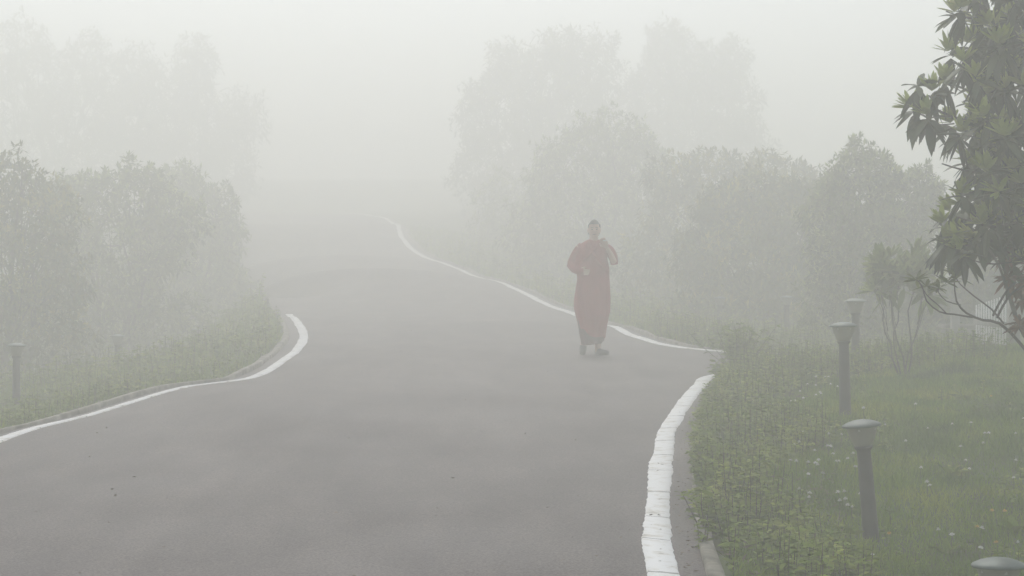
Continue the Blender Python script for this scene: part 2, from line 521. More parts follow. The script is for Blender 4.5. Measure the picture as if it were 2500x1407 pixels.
# road sheet between the kerbs
yy = np.concatenate([np.arange(3.2, 50, .3), np.arange(50, 86.1, .5)])
tt = np.linspace(0, 1, 22)
Xg = (XL(yy) - OUT)[:, None] * (1 - tt) + (XR(yy) + OUT)[:, None] * tt
Yg = np.repeat(yy[:, None], len(tt), 1)
V = np.stack([Xg, Yg, H(Xg, Yg) + .004], -1).reshape(-1, 3)
nx = len(tt)
i = np.arange(len(yy) - 1)[:, None] * nx; j = np.arange(nx - 1)[None]
b = MB(); b.add(V, np.stack([i + j, i + j + 1, i + nx + j + 1, i + nx + j], -1).reshape(-1, 4))
road = tag(b.build('road', M['asphalt']), kind='structure')
xx = np.arange(1.9, 20, .3); tt = np.linspace(0, 1, 12)
Yg = (side_near(xx) - OUT)[:, None] * (1 - tt) + (side_far(xx) + OUT)[:, None] * tt
Xg = np.repeat(xx[:, None], len(tt), 1)
V = np.stack([Xg, Yg, H(Xg, Yg) - .004], -1).reshape(-1, 3)
nx = len(tt)
i = np.arange(len(xx) - 1)[:, None] * nx; j = np.arange(nx - 1)[None]
b = MB(); b.add(V, np.stack([i + j, i + nx + j, i + nx + j + 1, i + j + 1], -1).reshape(-1, 4))
side = tag(b.build('side_road', M['asphalt']), kind='structure')

# ribbons along the road edges
def normals2d(P):
    T = np.gradient(P, axis=0); T /= np.linalg.norm(T, axis=1)[:, None]
    return np.stack([-T[:, 1], T[:, 0]], 1)
def smooth_noise(n, step, amp):
    k = max(2, int(n / step) + 2)
    return np.interp(np.arange(n), np.linspace(0, n, k), rng.normal(0, amp, k))
def edge_line(curve, parent, hw=.078):
    P = catmull(curve[::2], .06)
    n = len(P); Nn = normals2d(P)
    wob = smooth_noise(n, 14, .007)
    wl = hw + smooth_noise(n, 3, .004) + smooth_noise(n, 22, .006) + rng.normal(0, .002, n); wr = hw + smooth_noise(n, 5, .004) + rng.normal(0, .003, n)
    s_ = np.concatenate([[0], np.cumsum(np.linalg.norm(np.diff(P, axis=0), axis=1))])
    cols = []; uvs = []
    for k, off in enumerate((-1, -.9, 0, .9, 1)):
        q = P + Nn * (wob + np.where(off < 0, off * wl, off * wr))[:, None]
        z = H(q[:, 0], q[:, 1]) + (.013 if abs(off) < 1 else .002)
        cols.append(np.column_stack([q, z])); uvs.append(np.column_stack([np.full(n, k / 4), s_]))
    V = np.stack(cols, 1).reshape(-1, 3); U = np.stack(uvs, 1).reshape(-1, 2)
    i = np.arange(n - 1)[:, None] * 5; j = np.arange(4)[None]
    b = MB(); b.add(V, np.stack([i + j, i + j + 1, i + 5 + j + 1, i + 5 + j], -1).reshape(-1, 4)[:, ::-1])
    return b.build('edge_line', M['edge_paint'], parent, uv=U)
edge_line(Lc[(Lc[:, 1] < 37.4)], road, .066)
edge_line(Lc[(Lc[:, 1] > 66) & (Lc[:, 1] < 86)], road)
edge_line(Nc, road)
edge_line(Fc[Fc[:, 1] < 88], road)

def kerb(curve, sign, gaps, hgt=.055):
    P = catmull(curve[::2], .2)
    Nn = normals2d(P) * sign
    n = len(P)
    keep_ = np.ones(n, bool)
    for a, c in gaps: keep_[a:c] = False
    w1 = .215 + smooth_noise(n, 5, .008); w2 = .295 + smooth_noise(n, 4, .014)
    hh = hgt + smooth_noise(n, 5, .012)
    prof = [(w1, -.06), (w1, .8), (w1 + .015, 1), (w2 - .02, 1), (w2, .8), (w2, -.06)]
    cols = []
    for off, zh in prof:
        q = P + Nn * off[:, None]
        cols.append(np.column_stack([q, H(q[:, 0], q[:, 1]) + (zh * hh if zh > 0 else zh)]))
    V = np.stack(cols, 1).reshape(-1, 3)
    b = MB(); F = []
    for i_ in range(n - 1):
        if keep_[i_] and keep_[i_ + 1]:
            for j_ in range(5):
                f = [i_ * 6 + j_, i_ * 6 + j_ + 1, i_ * 6 + 7 + j_, i_ * 6 + 6 + j_]
                F.append(f if sign > 0 else f[::-1])
    b.add(V, F)
    return tag(b.build('kerb', M['kerb_concrete'], smooth=False), kind='structure')
kerb(Lc[Lc[:, 1] < 36], 1, [])
kerb(Nc, -1, [])
kerb(Fc[(Fc[:, 1] < 70)], -1, [])

# ------------------------------------------------------------------ vegetation
def leaf_dirs(n, axis, lo, hi):
    """n directions at polar angle lo..hi from axis (arrays per item)."""
    axis = np.asarray(axis, float)
    a = np.cross(axis, np.array([.3, .2, 1.0])); a /= np.linalg.norm(a, axis=-1, keepdims=True) + 1e-9
    b_ = np.cross(axis, a)
    th = np.radians(rng.uniform(lo, hi, n)); ph = rng.uniform(0, 2 * np.pi, n)
    return (axis * np.cos(th)[:, None] + a * (np.sin(th) * np.cos(ph))[:, None] + b_ * (np.sin(th) * np.sin(ph))[:, None])

def crown_points(ells, n, shell=.55):
    """random points in the outer part of a union of ellipsoids, with the outward direction"""
    P, D = [], []
    vol = np.array([e[3] * e[4] * e[5] for e in ells]) ** (2 / 3); vol /= vol.sum()
    for e, w in zip(ells, vol):
        k = int(n * w * 1.6)
        u = unit(k)
        lump = 1 + .20 * np.sin(u[:, 0] * 7 + e[0] * 3) * np.sin(u[:, 2] * 6 + e[1] + e[2] * 2) + .10 * np.sin(u[:, 1] * 13 + u[:, 2] * 11) + .07 * np.sin(u[:, 0] * 19 + u[:, 2] * 17)
        r = (1 - shell * rng.uniform(0, 1, k) ** 1.7) * lump
        p = np.array(e[:3]) + u * r[:, None] * np.array(e[3:6])
        inside = np.zeros(k, bool)
        for e2 in ells:
            if e2 is e: continue
            inside |= (((p - np.array(e2[:3])) / (np.array(e2[3:6]) * .72)) ** 2).sum(1) < 1
        P.append(p[~inside]); D.append(u[~inside])
    return np.concatenate(P), np.concatenate(D)

def crown_mesh(ells, nros, leaf, per=9, mats=None, nseg=2, name='crown', parent=None, yfrac=.3, width=.30, gap=.35, origin=None):
    P, D = crown_points(ells, nros)
    # open gaps: drop rosettes where a coarse noise is low
    g = np.sin(P[:, 0] * 2.9 + 1) * np.sin(P[:, 1] * 2.3) * np.sin(P[:, 2] * 3.7 + 2) + .5 * np.sin(P[:, 0] * 6 + P[:, 2] * 5)
    k = g > -1 + gap * 1.1
    P, D = P[k], D[k]
    if origin is not None: P = P - np.asarray(origin)
    A = D + np.array([0, 0, .9]); A /= np.linalg.norm(A, axis=1)[:, None]
    n = len(P)
    b = MB()
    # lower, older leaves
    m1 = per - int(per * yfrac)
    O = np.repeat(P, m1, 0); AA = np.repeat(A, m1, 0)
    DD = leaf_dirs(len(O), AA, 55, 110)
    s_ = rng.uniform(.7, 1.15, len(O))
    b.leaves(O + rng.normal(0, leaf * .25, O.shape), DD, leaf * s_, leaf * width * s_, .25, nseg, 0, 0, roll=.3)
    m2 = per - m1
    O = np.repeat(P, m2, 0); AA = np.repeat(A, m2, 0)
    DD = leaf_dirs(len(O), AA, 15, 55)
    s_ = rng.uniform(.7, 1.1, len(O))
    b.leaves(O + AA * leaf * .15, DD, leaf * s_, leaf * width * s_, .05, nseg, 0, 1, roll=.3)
    return b.build(name, mats, parent, smooth=False), P

def limb(b, p0, p1, r0, r1, wig=.12, n=7, seg=6, sag=0):
    p0, p1 = np.asarray(p0, float), np.asarray(p1, float)
    t = np.linspace(0, 1, n)[:, None]
    L_ = np.linalg.norm(p1 - p0)
    off = np.cumsum(rng.normal(0, wig * L_ / n, (n, 3)), 0); off -= t * off[-1]
    pts = p0 + (p1 - p0) * t + off * .8
    pts[:, 2] += np.sin(t[:, 0] * np.pi) * sag * L_
    b.tube(pts, np.linspace(r0, r1, n), seg)
    return pts

def bush_tree(name, label, cat, base, ells, nros, leaf, mats, group=None, per=9, stems=4, r=.05, bark='bark', nseg=2, yfrac=.38, width=.3, gap=.2):
    """ells relative to the base: (dx,dy,dz,rx,ry,rz)"""
    base = np.array([base[0], base[1], hz(base[0], base[1])])
    root = empty(name, base)
    tag(root, label, cat, group)
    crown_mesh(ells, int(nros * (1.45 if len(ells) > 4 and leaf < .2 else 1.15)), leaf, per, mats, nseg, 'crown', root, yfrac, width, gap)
    b = MB()
    for k in range(stems):
        e = ells[k % len(ells)]
        q0 = np.array([rng.normal(0, r * 2), rng.normal(0, r * 2), -.15])
        q1 = np.array(e[:3]) + rng.normal(0, .25, 3) * np.array(e[3:6])
        pts = limb(b, q0, q1, r * rng.uniform(.7, 1.1), r * .35, .25, 9, 7)
        for q in range(5):
            st = pts[rng.integers(3, 9)]
            u = unit(1)[0]; u[2] = abs(u[2])
            en = np.array(e[:3]) + u * np.array(e[3:6]) * rng.uniform(.6, .95)
            limb(b, st, en, r * .35, r * .1, .2, 6, 5)
    b.build('trunk', M[bark], root)
    return root

GR = 'rhododendron bushes along the road'
green = [M['crown_leaf'], M['crown_leaf_pale']]
yellow = [M['crown_leaf'], M['crown_leaf_yellow']]
dark = [M['crown_leaf_dark'], M['crown_leaf']]
def px_bush(name, label, cat, d, px, spans, *a, skirt=True, **k):
    """spans: (px, py, half-width px, half-height px, depth offset) of each lump at distance d"""
    X = (px - 1250) / FPX * d
    z0 = hz(X, d)
    ells = []
    for (x, y, w, h, dy) in spans:
        p = at(x, y, d + dy)
        s_ = (d + dy) / FPX
        ells.append((p[0] - X, dy, p[2] - z0, w * s_, max(w, h) * s_ * .9, h * s_))
    if name in ('rhododendron_bush', 'shrub') and skirt:
        lo = min(e[0] - e[3] for e in ells); hi = max(e[0] + e[3] for e in ells)
        bot = min(e[2] - e[5] for e in ells)
        if bot > .25:
            for q in np.linspace(.2, .8, 3):
                zc = bot * .55
                ells.append((lo + (hi - lo) * q, -.1, zc, (hi - lo) * .26, (hi - lo) * .3, bot * .62 + .25))
    return bush_tree(name, label, cat, (X, d), ells, *a, **k)

# right-hand side, nearest first
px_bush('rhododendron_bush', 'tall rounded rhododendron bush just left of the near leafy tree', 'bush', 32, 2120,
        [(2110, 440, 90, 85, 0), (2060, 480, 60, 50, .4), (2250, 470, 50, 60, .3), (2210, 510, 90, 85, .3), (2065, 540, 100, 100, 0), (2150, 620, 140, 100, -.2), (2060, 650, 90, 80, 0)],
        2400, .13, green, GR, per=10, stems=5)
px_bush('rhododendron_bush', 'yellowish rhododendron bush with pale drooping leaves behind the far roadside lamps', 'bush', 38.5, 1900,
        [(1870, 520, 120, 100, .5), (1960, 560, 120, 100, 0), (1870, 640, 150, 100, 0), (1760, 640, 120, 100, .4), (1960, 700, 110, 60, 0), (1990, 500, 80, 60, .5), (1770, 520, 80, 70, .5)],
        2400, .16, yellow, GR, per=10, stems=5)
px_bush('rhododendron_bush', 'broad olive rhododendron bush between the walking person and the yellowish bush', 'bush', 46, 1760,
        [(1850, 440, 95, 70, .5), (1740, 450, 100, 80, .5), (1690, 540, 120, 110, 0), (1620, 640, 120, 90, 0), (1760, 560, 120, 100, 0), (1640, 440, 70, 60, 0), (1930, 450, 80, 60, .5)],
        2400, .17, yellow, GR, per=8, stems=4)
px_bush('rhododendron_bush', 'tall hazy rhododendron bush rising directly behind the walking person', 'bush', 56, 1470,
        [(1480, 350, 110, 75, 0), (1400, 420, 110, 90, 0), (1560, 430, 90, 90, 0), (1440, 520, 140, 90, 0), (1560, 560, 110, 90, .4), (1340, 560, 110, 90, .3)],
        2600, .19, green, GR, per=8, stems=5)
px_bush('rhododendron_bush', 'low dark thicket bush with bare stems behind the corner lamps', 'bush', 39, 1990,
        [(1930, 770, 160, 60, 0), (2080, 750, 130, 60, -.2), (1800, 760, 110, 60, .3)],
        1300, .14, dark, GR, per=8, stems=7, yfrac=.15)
px_bush('young_rhododendron', 'young rhododendron with upright pale leaf tufts beside the tree on the right', 'bush', 20, 2205,
        [(2170, 650, 22, 26, 0), (2235, 650, 22, 26, .1), (2200, 690, 36, 26, 0), (2262, 690, 26, 26, 0), (2150, 710, 18, 20, 0)],
        40, .20, [M['crown_leaf_pale'], M['crown_leaf_pale']], None, per=12, stems=5, r=.011, yfrac=.9, gap=0, nseg=4, width=.30)
px_bush('shrub', 'faint rounded shrub on the verge left of the walking person', 'shrub', 66, 1300,
        [(1290, 560, 90, 80, 0), (1220, 580, 80, 70, 0), (1250, 500, 90, 80, .5)],
        1000, .17, green, None, per=8, stems=4)
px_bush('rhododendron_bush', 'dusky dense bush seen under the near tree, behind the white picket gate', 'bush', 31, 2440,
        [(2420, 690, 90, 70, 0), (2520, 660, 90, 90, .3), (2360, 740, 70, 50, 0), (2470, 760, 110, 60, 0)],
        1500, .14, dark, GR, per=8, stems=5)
# far trees on the right, nearly lost in fog
px_bush('fog_tree', 'broad tree nearly lost in fog right of the far road bend', 'tree', 84, 1300,
        [(1330, 210, 130, 90, 0), (1370, 130, 60, 60, 0), (1240, 150, 50, 50, 1), (1190, 260, 70, 70, 0), (1230, 310, 110, 110, 0), (1400, 330, 120, 120, 0), (1200, 420, 100, 90, 0), (1330, 440, 140, 100, 0), (1430, 170, 90, 90, 1)],
        2600, .33, dark, 'trees fading into the fog', per=7, stems=4, r=.14)
px_bush('fog_tree', 'tall pale tree in the fog above the hedge right of the walking person', 'tree', 92, 1680,
        [(1670, 170, 110, 80, 0), (1630, 100, 50, 50, 0), (1790, 150, 40, 60, 0), (1600, 270, 110, 110, 0), (1750, 280, 110, 110, 0), (1660, 380, 150, 110, 0), (1800, 380, 90, 80, 1)],
        2200, .36, dark, 'trees fading into the fog', per=7, stems=4, r=.15)
# left-hand side
px_bush('rhododendron_bush', 'left-edge rhododendron bush, nearest on the left bank, with yellow-green tufts', 'bush', 34, 20,
        [(20, 440, 80, 70, 0), (-60, 520, 120, 120, 0), (90, 560, 110, 90, 0), (130, 490, 60, 50, 1), (10, 650, 150, 110, 0), (120, 680, 100, 80, .2)],
        1900, .14, yellow, GR, per=9, stems=6)
px_bush('rhododendron_bush', 'middle rhododendron bush of the left bank behind two roadside lamps', 'bush', 42, 280,
        [(330, 480, 110, 80, 0), (180, 470, 70, 50, .5), (220, 520, 110, 90, 0), (420, 540, 90, 80, 0), (300, 610, 170, 100, 0), (230, 690, 150, 80, 0)],
        2100, .17, green, GR, per=9, stems=6)
px_bush('rhododendron_bush', 'hazy rhododendron bush ending the left bank beside the foggy gap', 'bush', 51, 470,
        [(490, 540, 80, 70, 0), (430, 460, 80, 60, 0), (530, 500, 50, 50, 0), (560, 580, 40, 60, 0), (440, 600, 110, 80, 0), (520, 630, 60, 80, 0), (450, 690, 130, 70, 0), (560, 700, 60, 50, 0)],
        1700, .19, green, GR, per=8, stems=5)
px_bush('fog_tree', 'leftmost tall tree fading into the fog behind the left bank', 'tree', 92, 120,
        [(120, 190, 130, 80, 0), (60, 110, 70, 70, 0), (220, 150, 60, 70, 0), (-40, 180, 90, 90, 0), (260, 390, 120, 110, 0), (30, 280, 120, 120, 0), (210, 290, 120, 110, 0), (100, 400, 170, 110, 0)],
        2200, .33, dark, 'trees fading into the fog', per=7, stems=4, r=.14)
px_bush('fog_tree', 'second tall foggy tree of the left bank, beside the bright gap over the road', 'tree', 94, 430,
        [(400, 240, 110, 90, 0), (330, 170, 60, 60, 0), (480, 160, 50, 70, 0), (590, 290, 60, 70, 1), (560, 420, 70, 80, 1), (340, 320, 120, 100, 0), (500, 340, 90, 100, 0), (430, 430, 140, 100, 0)],
        2200, .34, dark, 'trees fading into the fog', per=7, stems=4, r=.14)

# ---- near rhododendron tree at the right edge, fully detailed leaves
def near_tree():
    d0 = 12.6
    base = np.array([3.45, d0, hz(3.45, d0)])
    root = empty('rhododendron_tree', base)
    tag(root, 'large rhododendron tree with long leathery leaves at the right edge, nearest to the viewer', 'tree')
    tips = []
    sil = [(2345, 18), (2385, 62), (2330, 30), (2365, 105), (2315, 125), (2350, 150), (2240, 200), (2275, 222), (2225, 262), (2262, 280), (2305, 195),
           (2320, 300), (2345, 322), (2385, 300), (2420, 185), (2448, 130), (2430, 215), (2460, 320), (2425, 350), (2455, 425), (2360, 390),
           (2318, 515), (2345, 500), (2330, 555), (2378, 545), (2402, 480), (2310, 590), (2335, 575), (2345, 610), (2375, 580), (2400, 545), (2420, 520), (2395, 455), (2415, 410), (2450, 380), (2350, 470), (2455, 500), (2465, 540), (2430, 560), (2300, 545), (2325, 600), (2450, 600), (2475, 640), (2490, 610), (2480, 470), (2440, 500), (2490, 560)]
    for (x, y) in sil:
        tips.append((at(x, y, d0 + rng.uniform(-.6, .3)), 1))
    for _ in range(310):
        y = rng.uniform(-160, 560)
        lo = np.interp(y, [-160, 0, 60, 130, 250, 330, 400, 480, 560], [2330, 2370, 2395, 2370, 2330, 2370, 2375, 2400, 2440])
        x = lo + rng.uniform(0, 1) ** .9 * (2800 - lo)
        tips.append((at(x, y, d0 + rng.uniform(-.8, 1.3)), 0))
    for _ in range(34):
        yy_ = rng.uniform(590, 800); tips.append((at(rng.uniform(2455 if yy_ < 690 else 2482, 2640), yy_, d0 + rng.uniform(-.2, .8)), 2))
    ctr = at(2560, 250, d0 + .2)
    T = np.array([t[0] for t in tips]); kind = np.array([t[1] for t in tips])
    A = (T - ctr); A /= np.linalg.norm(A, axis=1)[:, None]
    A = A * .55 + np.array([0, -.15, 1.0]) + rng.normal(0, .22, A.shape); A /= np.linalg.norm(A, axis=1)[:, None]
    Tl = T - base
    b = MB()
    old = kind != 2
    # young upright leaves
    m = 15
    sel = np.where(old & (rng.uniform(size=len(T)) < .93))[0]
    O = np.repeat(Tl[sel], m, 0); AA = np.repeat(A[sel], m, 0)
    sc = rng.uniform(.7, 1.1, len(O))
    b.leaves(O, leaf_dirs(len(O), AA, 12, 62), .135 * sc, .036 * sc, .08, 5, .3, 0, roll=.25)
    # spreading and drooping old leaves
    m = 7
    sel = np.where(old)[0]
    O = np.repeat(Tl[sel], m, 0); AA = np.repeat(A[sel], m, 0)
    sc = rng.uniform(.8, 1.2, len(O))
    b.leaves(O - AA * .03, leaf_dirs(len(O), AA, 55, 105), .145 * sc, .046 * sc, .35, 5, .3, 1, roll=.3)
    m = 6
    O = np.repeat(Tl[sel], m, 0); AA = np.repeat(A[sel], m, 0)
    sc = rng.uniform(.8, 1.2, len(O))
    dd = leaf_dirs(len(O), AA, 95, 140); dd[:, 2] -= .7
    b.leaves(O - AA * .05, dd, .145 * sc, .047 * sc, .35, 5, .3, 1, roll=.3)
    b.build('crown', [M['leaf_young'], M['leaf_old']], root)
    # withered brown tufts low on the right
    for q in np.where(~old)[0]:
        b2 = MB(); kk = 30
        sc = rng.uniform(.5, 1.1, kk)
        b2.leaves(np.repeat(Tl[q][None], kk, 0), leaf_dirs(kk, np.repeat(A[q][None], kk, 0), 20, 130), .12 * sc, .03 * sc, .3, 4, .3, 0, roll=.5)
        b2.build('withered_tuft', [M['leaf_brown']], root)
    # trunk and limbs: stems lean up-left out of the base
    t = MB()
    def run(pxs, r0, r1, mat_i=0, seg=7):
        P = catmull(np.array([at(x, y, d) for x, y, d in pxs]) - base, .12)
        t.tube(P, np.linspace(r0, r1, len(P)), seg, mat_i)
        return P
    run([(2620, 1010, 12.6), (2590, 860, 12.6), (2560, 700, 12.6), (2540, 500, 12.7), (2560, 250, 12.8), (2540, 0, 12.8), (2500, -200, 12.8)], .05, .02)
    run([(2600, 930, 12.6), (2500, 820, 12.5), (2462, 720, 12.5), (2440, 650, 12.5), (2400, 590, 12.5), (2370, 560, 12.5)], .012, .006, 1)
    run([(2600, 930, 12.7), (2510, 840, 12.6), (2470, 735, 12.6), (2452, 660, 12.6), (2425, 600, 12.6), (2395, 555, 12.6)], .011, .006, 1)
    # dark arching twigs
    run([(2560, 560, 12.6), (2480, 545, 12.5), (2430, 555, 12.5), (2380, 545, 12.5), (2340, 530, 12.5)], .014, .006)
    run([(2560, 540, 12.6), (2460, 575, 12.5), (2400, 595, 12.5), (2365, 600, 12.5), (2345, 590, 12.5)], .012, .006)
    run([(2560, 460, 12.6), (2500, 515, 12.5), (2440, 510, 12.5), (2400, 490, 12.5)], .012, .006)
    run([(2560, 430, 12.6), (2480, 430, 12.5), (2420, 425, 12.5), (2350, 415, 12.5), (2300, 400, 12.4)], .012, .004)
    run([(2560, 300, 12.6), (2450, 300, 12.5), (2360, 295, 12.5), (2290, 270, 12.4), (2250, 225, 12.4)], .016, .005)
    run([(2290, 270, 12.4), (2250, 270, 12.4), (2225, 268, 12.4)], .007, .004)
    run([(2560, 220, 12.6), (2450, 190, 12.5), (2380, 170, 12.5), (2320, 150, 12.5)], .014, .005)
    run([(2560, 120, 12.6), (2470, 80, 12.5), (2400, 50, 12.5), (2350, 42, 12.5), (2310, 28, 12.4)], .014, .004)
    run([(2330, 302, 12.4), (2300, 305, 12.4), (2285, 302, 12.4)], .005, .003)
    # bare hanging branches reaching left below the crown
    run([(2580, 980, 12.6), (2500, 850, 12.5), (2440, 790, 12.5), (2400, 782, 12.4), (2360, 765, 12.4), (2335, 735, 12.4), (2330, 690, 12.4), (2325, 670, 12.4)], .012, .003)
    run([(2450, 790, 12.5), (2420, 755, 12.4), (2380, 725, 12.4), (2345, 695, 12.4), (2335, 680, 12.4)], .006, .003)
    run([(2375, 775, 12.4), (2330, 768, 12.4), (2295, 762, 12.4), (2262, 735, 12.3), (2252, 700, 12.3), (2240, 685, 12.3)], .006, .003)
    run([(2310, 765, 12.4), (2290, 745, 12.3), (2262, 720, 12.3), (2245, 690, 12.3)], .004, .003)
    run([(2345, 745, 12.4), (2310, 735, 12.3), (2292, 715, 12.3), (2290, 705, 12.3)], .004, .003)
    run([(2425, 770, 12.4), (2440, 740, 12.3), (2462, 705, 12.3), (2480, 690, 12.4)], .008, .006)
    run([(2435, 775, 12.4), (2450, 745, 12.3), (2475, 712, 12.4), (2520, 690, 12.4)], .008, .006)
    run([(2470, 640, 12.4), (2430, 645, 12.4), (2390, 640, 12.4), (2350, 628, 12.4)], .006, .003)
    t.build('trunk', [M['bark'], M['bark_pale']], root)
    # small tufts on the hanging branches
    tu = [(2238, 684), (2292, 703), (2328, 668), (2338, 678), (2350, 626), (2262, 700), (2312, 690)]
    TT = np.array([at(x, y, 12.35) for x, y in tu]) - base
    for q in TT:
        s_ = MB()
        s_.leaves(np.repeat(q[None], 14, 0), leaf_dirs(14, np.tile([0, -.1, 1.0], (14, 1)), 30, 110), .10 * rng.uniform(.7, 1.1, 14), .024, .15, 4, .3, 0, roll=.3)
        s_.build('leaf_tuft', [M['crown_leaf']], root)
near_tree()

# ---- grass and ground cover
def scatter(n, x0, x1, y0, y1, f=None):
    x = rng.uniform(x0, x1, n); y = rng.uniform(y0, y1, n)
    k = ~on_road(x, y, pad=.10)
    if f is not None: k &= f(x, y)
    return x[k], y[k]
def blades(b, x, y, h, w, lean=.35, mi=0, nseg=3):
    n = len(x)
    O = np.column_stack([x, y, H(x, y) - .01])
    D = np.column_stack([rng.normal(0, lean, n), rng.normal(0, lean, n), np.ones(n)])
    b.leaves(O, D, h, w, .25, nseg, 0, mi, prof=[.9, 1, .8, .1], roll=1.0)
def inview(x, y, m=1.5):
    return (np.abs(x) < y * .25 + m)
b = MB()
# lawn, density falling with distance
lawn = lambda x, y: inview(x, y) & (x > XR(y) + .3)
for (y0, y1, n, hh, ww) in ((8.5, 12, 52000, .10, .0045), (12, 16, 60000, .11, .0055), (16, 20, 62000, .12, .0065), (20, 24.5, 60000, .13, .008)):
    x, y = scatter(n, .8, 7, y0, y1, lawn)
    pat = .75 + .45 * np.sin(x * 2.7 + 1 + np.sin(y)) * np.sin(y * 1.9) + .2 * np.sin(x * 9 + y * 4) + rng.uniform(-.3, .45, len(x))
    blades(b, x, y, np.clip(hh * pat, .06, .3), ww)
for (x0, x1, y0, y1, n, hh, ww, f) in (
        (-9, -2.6, 15, 28, 26000, .14, .009, lambda x, y: inview(x, y) & (x < XL(y) - .25)),
        (-10, -2.6, 28, 42, 18000, .20, .014, lambda x, y: inview(x, y) & (x < XL(y) - .25)),
        (-12, -4, 42, 62, 9000, .28, .024, lambda x, y: inview(x, y) & (x < XL(y) - .25)),
        (0, 9, 27.5, 42, 26000, .20, .014, lambda x, y: inview(x, y) & (x > XR(y) + .25)),
        (-4, 8, 42, 70, 14000, .28, .022, lambda x, y: inview(x, y) & (x > XR(y) + .25))):
    x, y = scatter(n, x0, x1, y0, y1, f)
    blades(b, x, y, hh * rng.uniform(.4, 1.3, len(x)), ww)
tag(b.build('grass', [M['grass']], smooth=False), 'green grass of the lawn and the verges', 'grass', kind='stuff')

def weeds(b, x, y, hts, leaf, pairs=7, bias=0.0):
    """leafy stems: stem ribbon + leaves along it; material 0 leaf, 1 stem, 2 dry"""
    n = len(x)
    base = np.column_stack([x, y, H(x, y) - .01])
    lean = np.column_stack([rng.normal(bias, .16, n), rng.normal(0, .16, n), np.ones(n)])
    lean /= np.linalg.norm(lean, axis=1)[:, None]
    b.leaves(base, lean, hts, .006 + hts * .008, 0, 2, 0, 1, prof=[1, .8, .4])
    for k in range(pairs):
        t = rng.uniform(.2, 1, n)
        O = base + lean * (hts * t)[:, None]
        for q in range(3):
            ph = rng.uniform(0, 2 * np.pi, n)
            D = np.column_stack([np.cos(ph), np.sin(ph), rng.uniform(-.1, .7, n)])
            L_ = leaf * rng.uniform(.6, 1.2, n) * (1.15 - .6 * t)
            b.leaves(O, D, L_, L_ * .42, .25, 3, 0, 0, roll=.4)
b = MB()
def near_verge(x, y):
    o = x - XR(y)
    return inview(x, y) & (o > .25) & (o < .85 + .25 * np.sin(y * 1.3) + .03 * (y - 10))
x, y = scatter(6500, .9, 4.2, 8.6, 23.3, near_verge)
o_ = x - XR(y)
k = rng.uniform(size=len(x)) < np.where(y < 11, np.clip((o_ - .25) * 2.4, .12, 1), 1)
x, y, o_ = x[k], y[k], o_[k]
hh = rng.uniform(.10, .27, len(x)) * (1 + .3 * np.sin(y * 2.1)) * np.where(y > 19, 1.25, 1)
weeds(b, x, y, hh, .072, 6)
y = rng.uniform(11.4, 22.6, 1500); x = XR(y) + rng.uniform(.28, .44, 1500)
k = np.sin(y * 3.1) + .6 * np.sin(y * 7.3 + 1) > -.75
weeds(b, x[k], y[k], rng.uniform(.08, .24, k.sum()), .07, 7, -.35)
x, y = scatter(900, 1.6, 7, 9, 24, lambda x, y: inview(x, y) & (x > XR(y) + .9) & (np.sin(x * 2.1) * np.sin(y * 1.3 + x) > -.1))
weeds(b, x, y, rng.uniform(.05, .14, len(x)), .06, 5)
x, y = scatter(1500, 2, 5, 20.5, 23.6, lambda x, y: inview(x, y) & (x > XR(y) + .3) & (y < side_near(x) - .3))
weeds(b, x, y, rng.uniform(.12, .34, len(x)), .06)
for (x0, x1, y0, y1, n, hh, lf, f) in (
        (-8, -3, 16, 26, 1500, .20, .07, lambda x, y: inview(x, y) & (x < XL(y) - .35)),
        (-9, -2.8, 26, 40, 2200, .32, .09, lambda x, y: inview(x, y) & (x < XL(y) - .35)),
        (-10, -4, 40, 52, 900, .45, .13, lambda x, y: inview(x, y) & (x < XL(y) - .35)),
        (1, 8.5, 27.4, 33, 3600, .36, .08, lambda x, y: inview(x, y) & (x > XR(y) + .35)),
        (0, 9, 33, 46, 1600, .42, .11, lambda x, y: inview(x, y) & (x > XR(y) + .4)),
        (-3, 7, 46, 60, 800, .5, .15, lambda x, y: inview(x, y) & (x > XR(y) + .5))):
    x, y = scatter(n, x0, x1, y0, y1, f)
    weeds(b, x, y, hh * rng.uniform(.4, 1.25, len(x)), lf, 5)
tag(b.build('verge_weeds', [M['weed'], M['weed_stem']], smooth=False), 'leafy green weeds covering the verges beside the kerbs', 'weeds', kind='stuff')
# dry litter between weeds and lawn
b = MB()
x, y = scatter(5200, 1, 4, 9, 20, lambda x, y: inview(x, y) & (x - XR(y) > .3) & (x - XR(y) < 1.15))
b.leaves(np.column_stack([x, y, H(x, y) + rng.uniform(.005, .05, len(x))]), np.column_stack([rng.normal(size=(len(x), 2)), rng.uniform(-.1, .5, len(x))]),
         rng.uniform(.03, .09, len(x)), rng.uniform(.006, .016, len(x)), .2, 2, 0, 0, roll=1)
q = rng.uniform(size=260); y = 9.6 + q ** 1.5 * 26; x = XL(y) + (XR(y) - XL(y)) * rng.beta(.6, .6, 260)
b.leaves(np.column_stack([x, y, H(x, y) + .012]), np.column_stack([rng.normal(size=(260, 2)), rng.uniform(0, .15, 260)]),
         rng.uniform(.012, .04, 260), rng.uniform(.006, .016, 260), .0, 2, 0, 0, roll=.5)
y = rng.uniform(9, 20, 500); x = XR(y) + rng.uniform(.09, .24, 500)
b.leaves(np.column_stack([x, y, H(x, y) + .012]), np.column_stack([rng.normal(size=(500, 2)), rng.uniform(0, .15, 500)]),
         rng.uniform(.01, .035, 500), rng.uniform(.004, .010, 500), .0, 2, 0, 0, roll=.5)
tag(b.build('dry_leaf_litter', [M['weed_dry']], smooth=False), 'dry brown leaf litter along the near right kerb', 'leaf litter', kind='stuff')

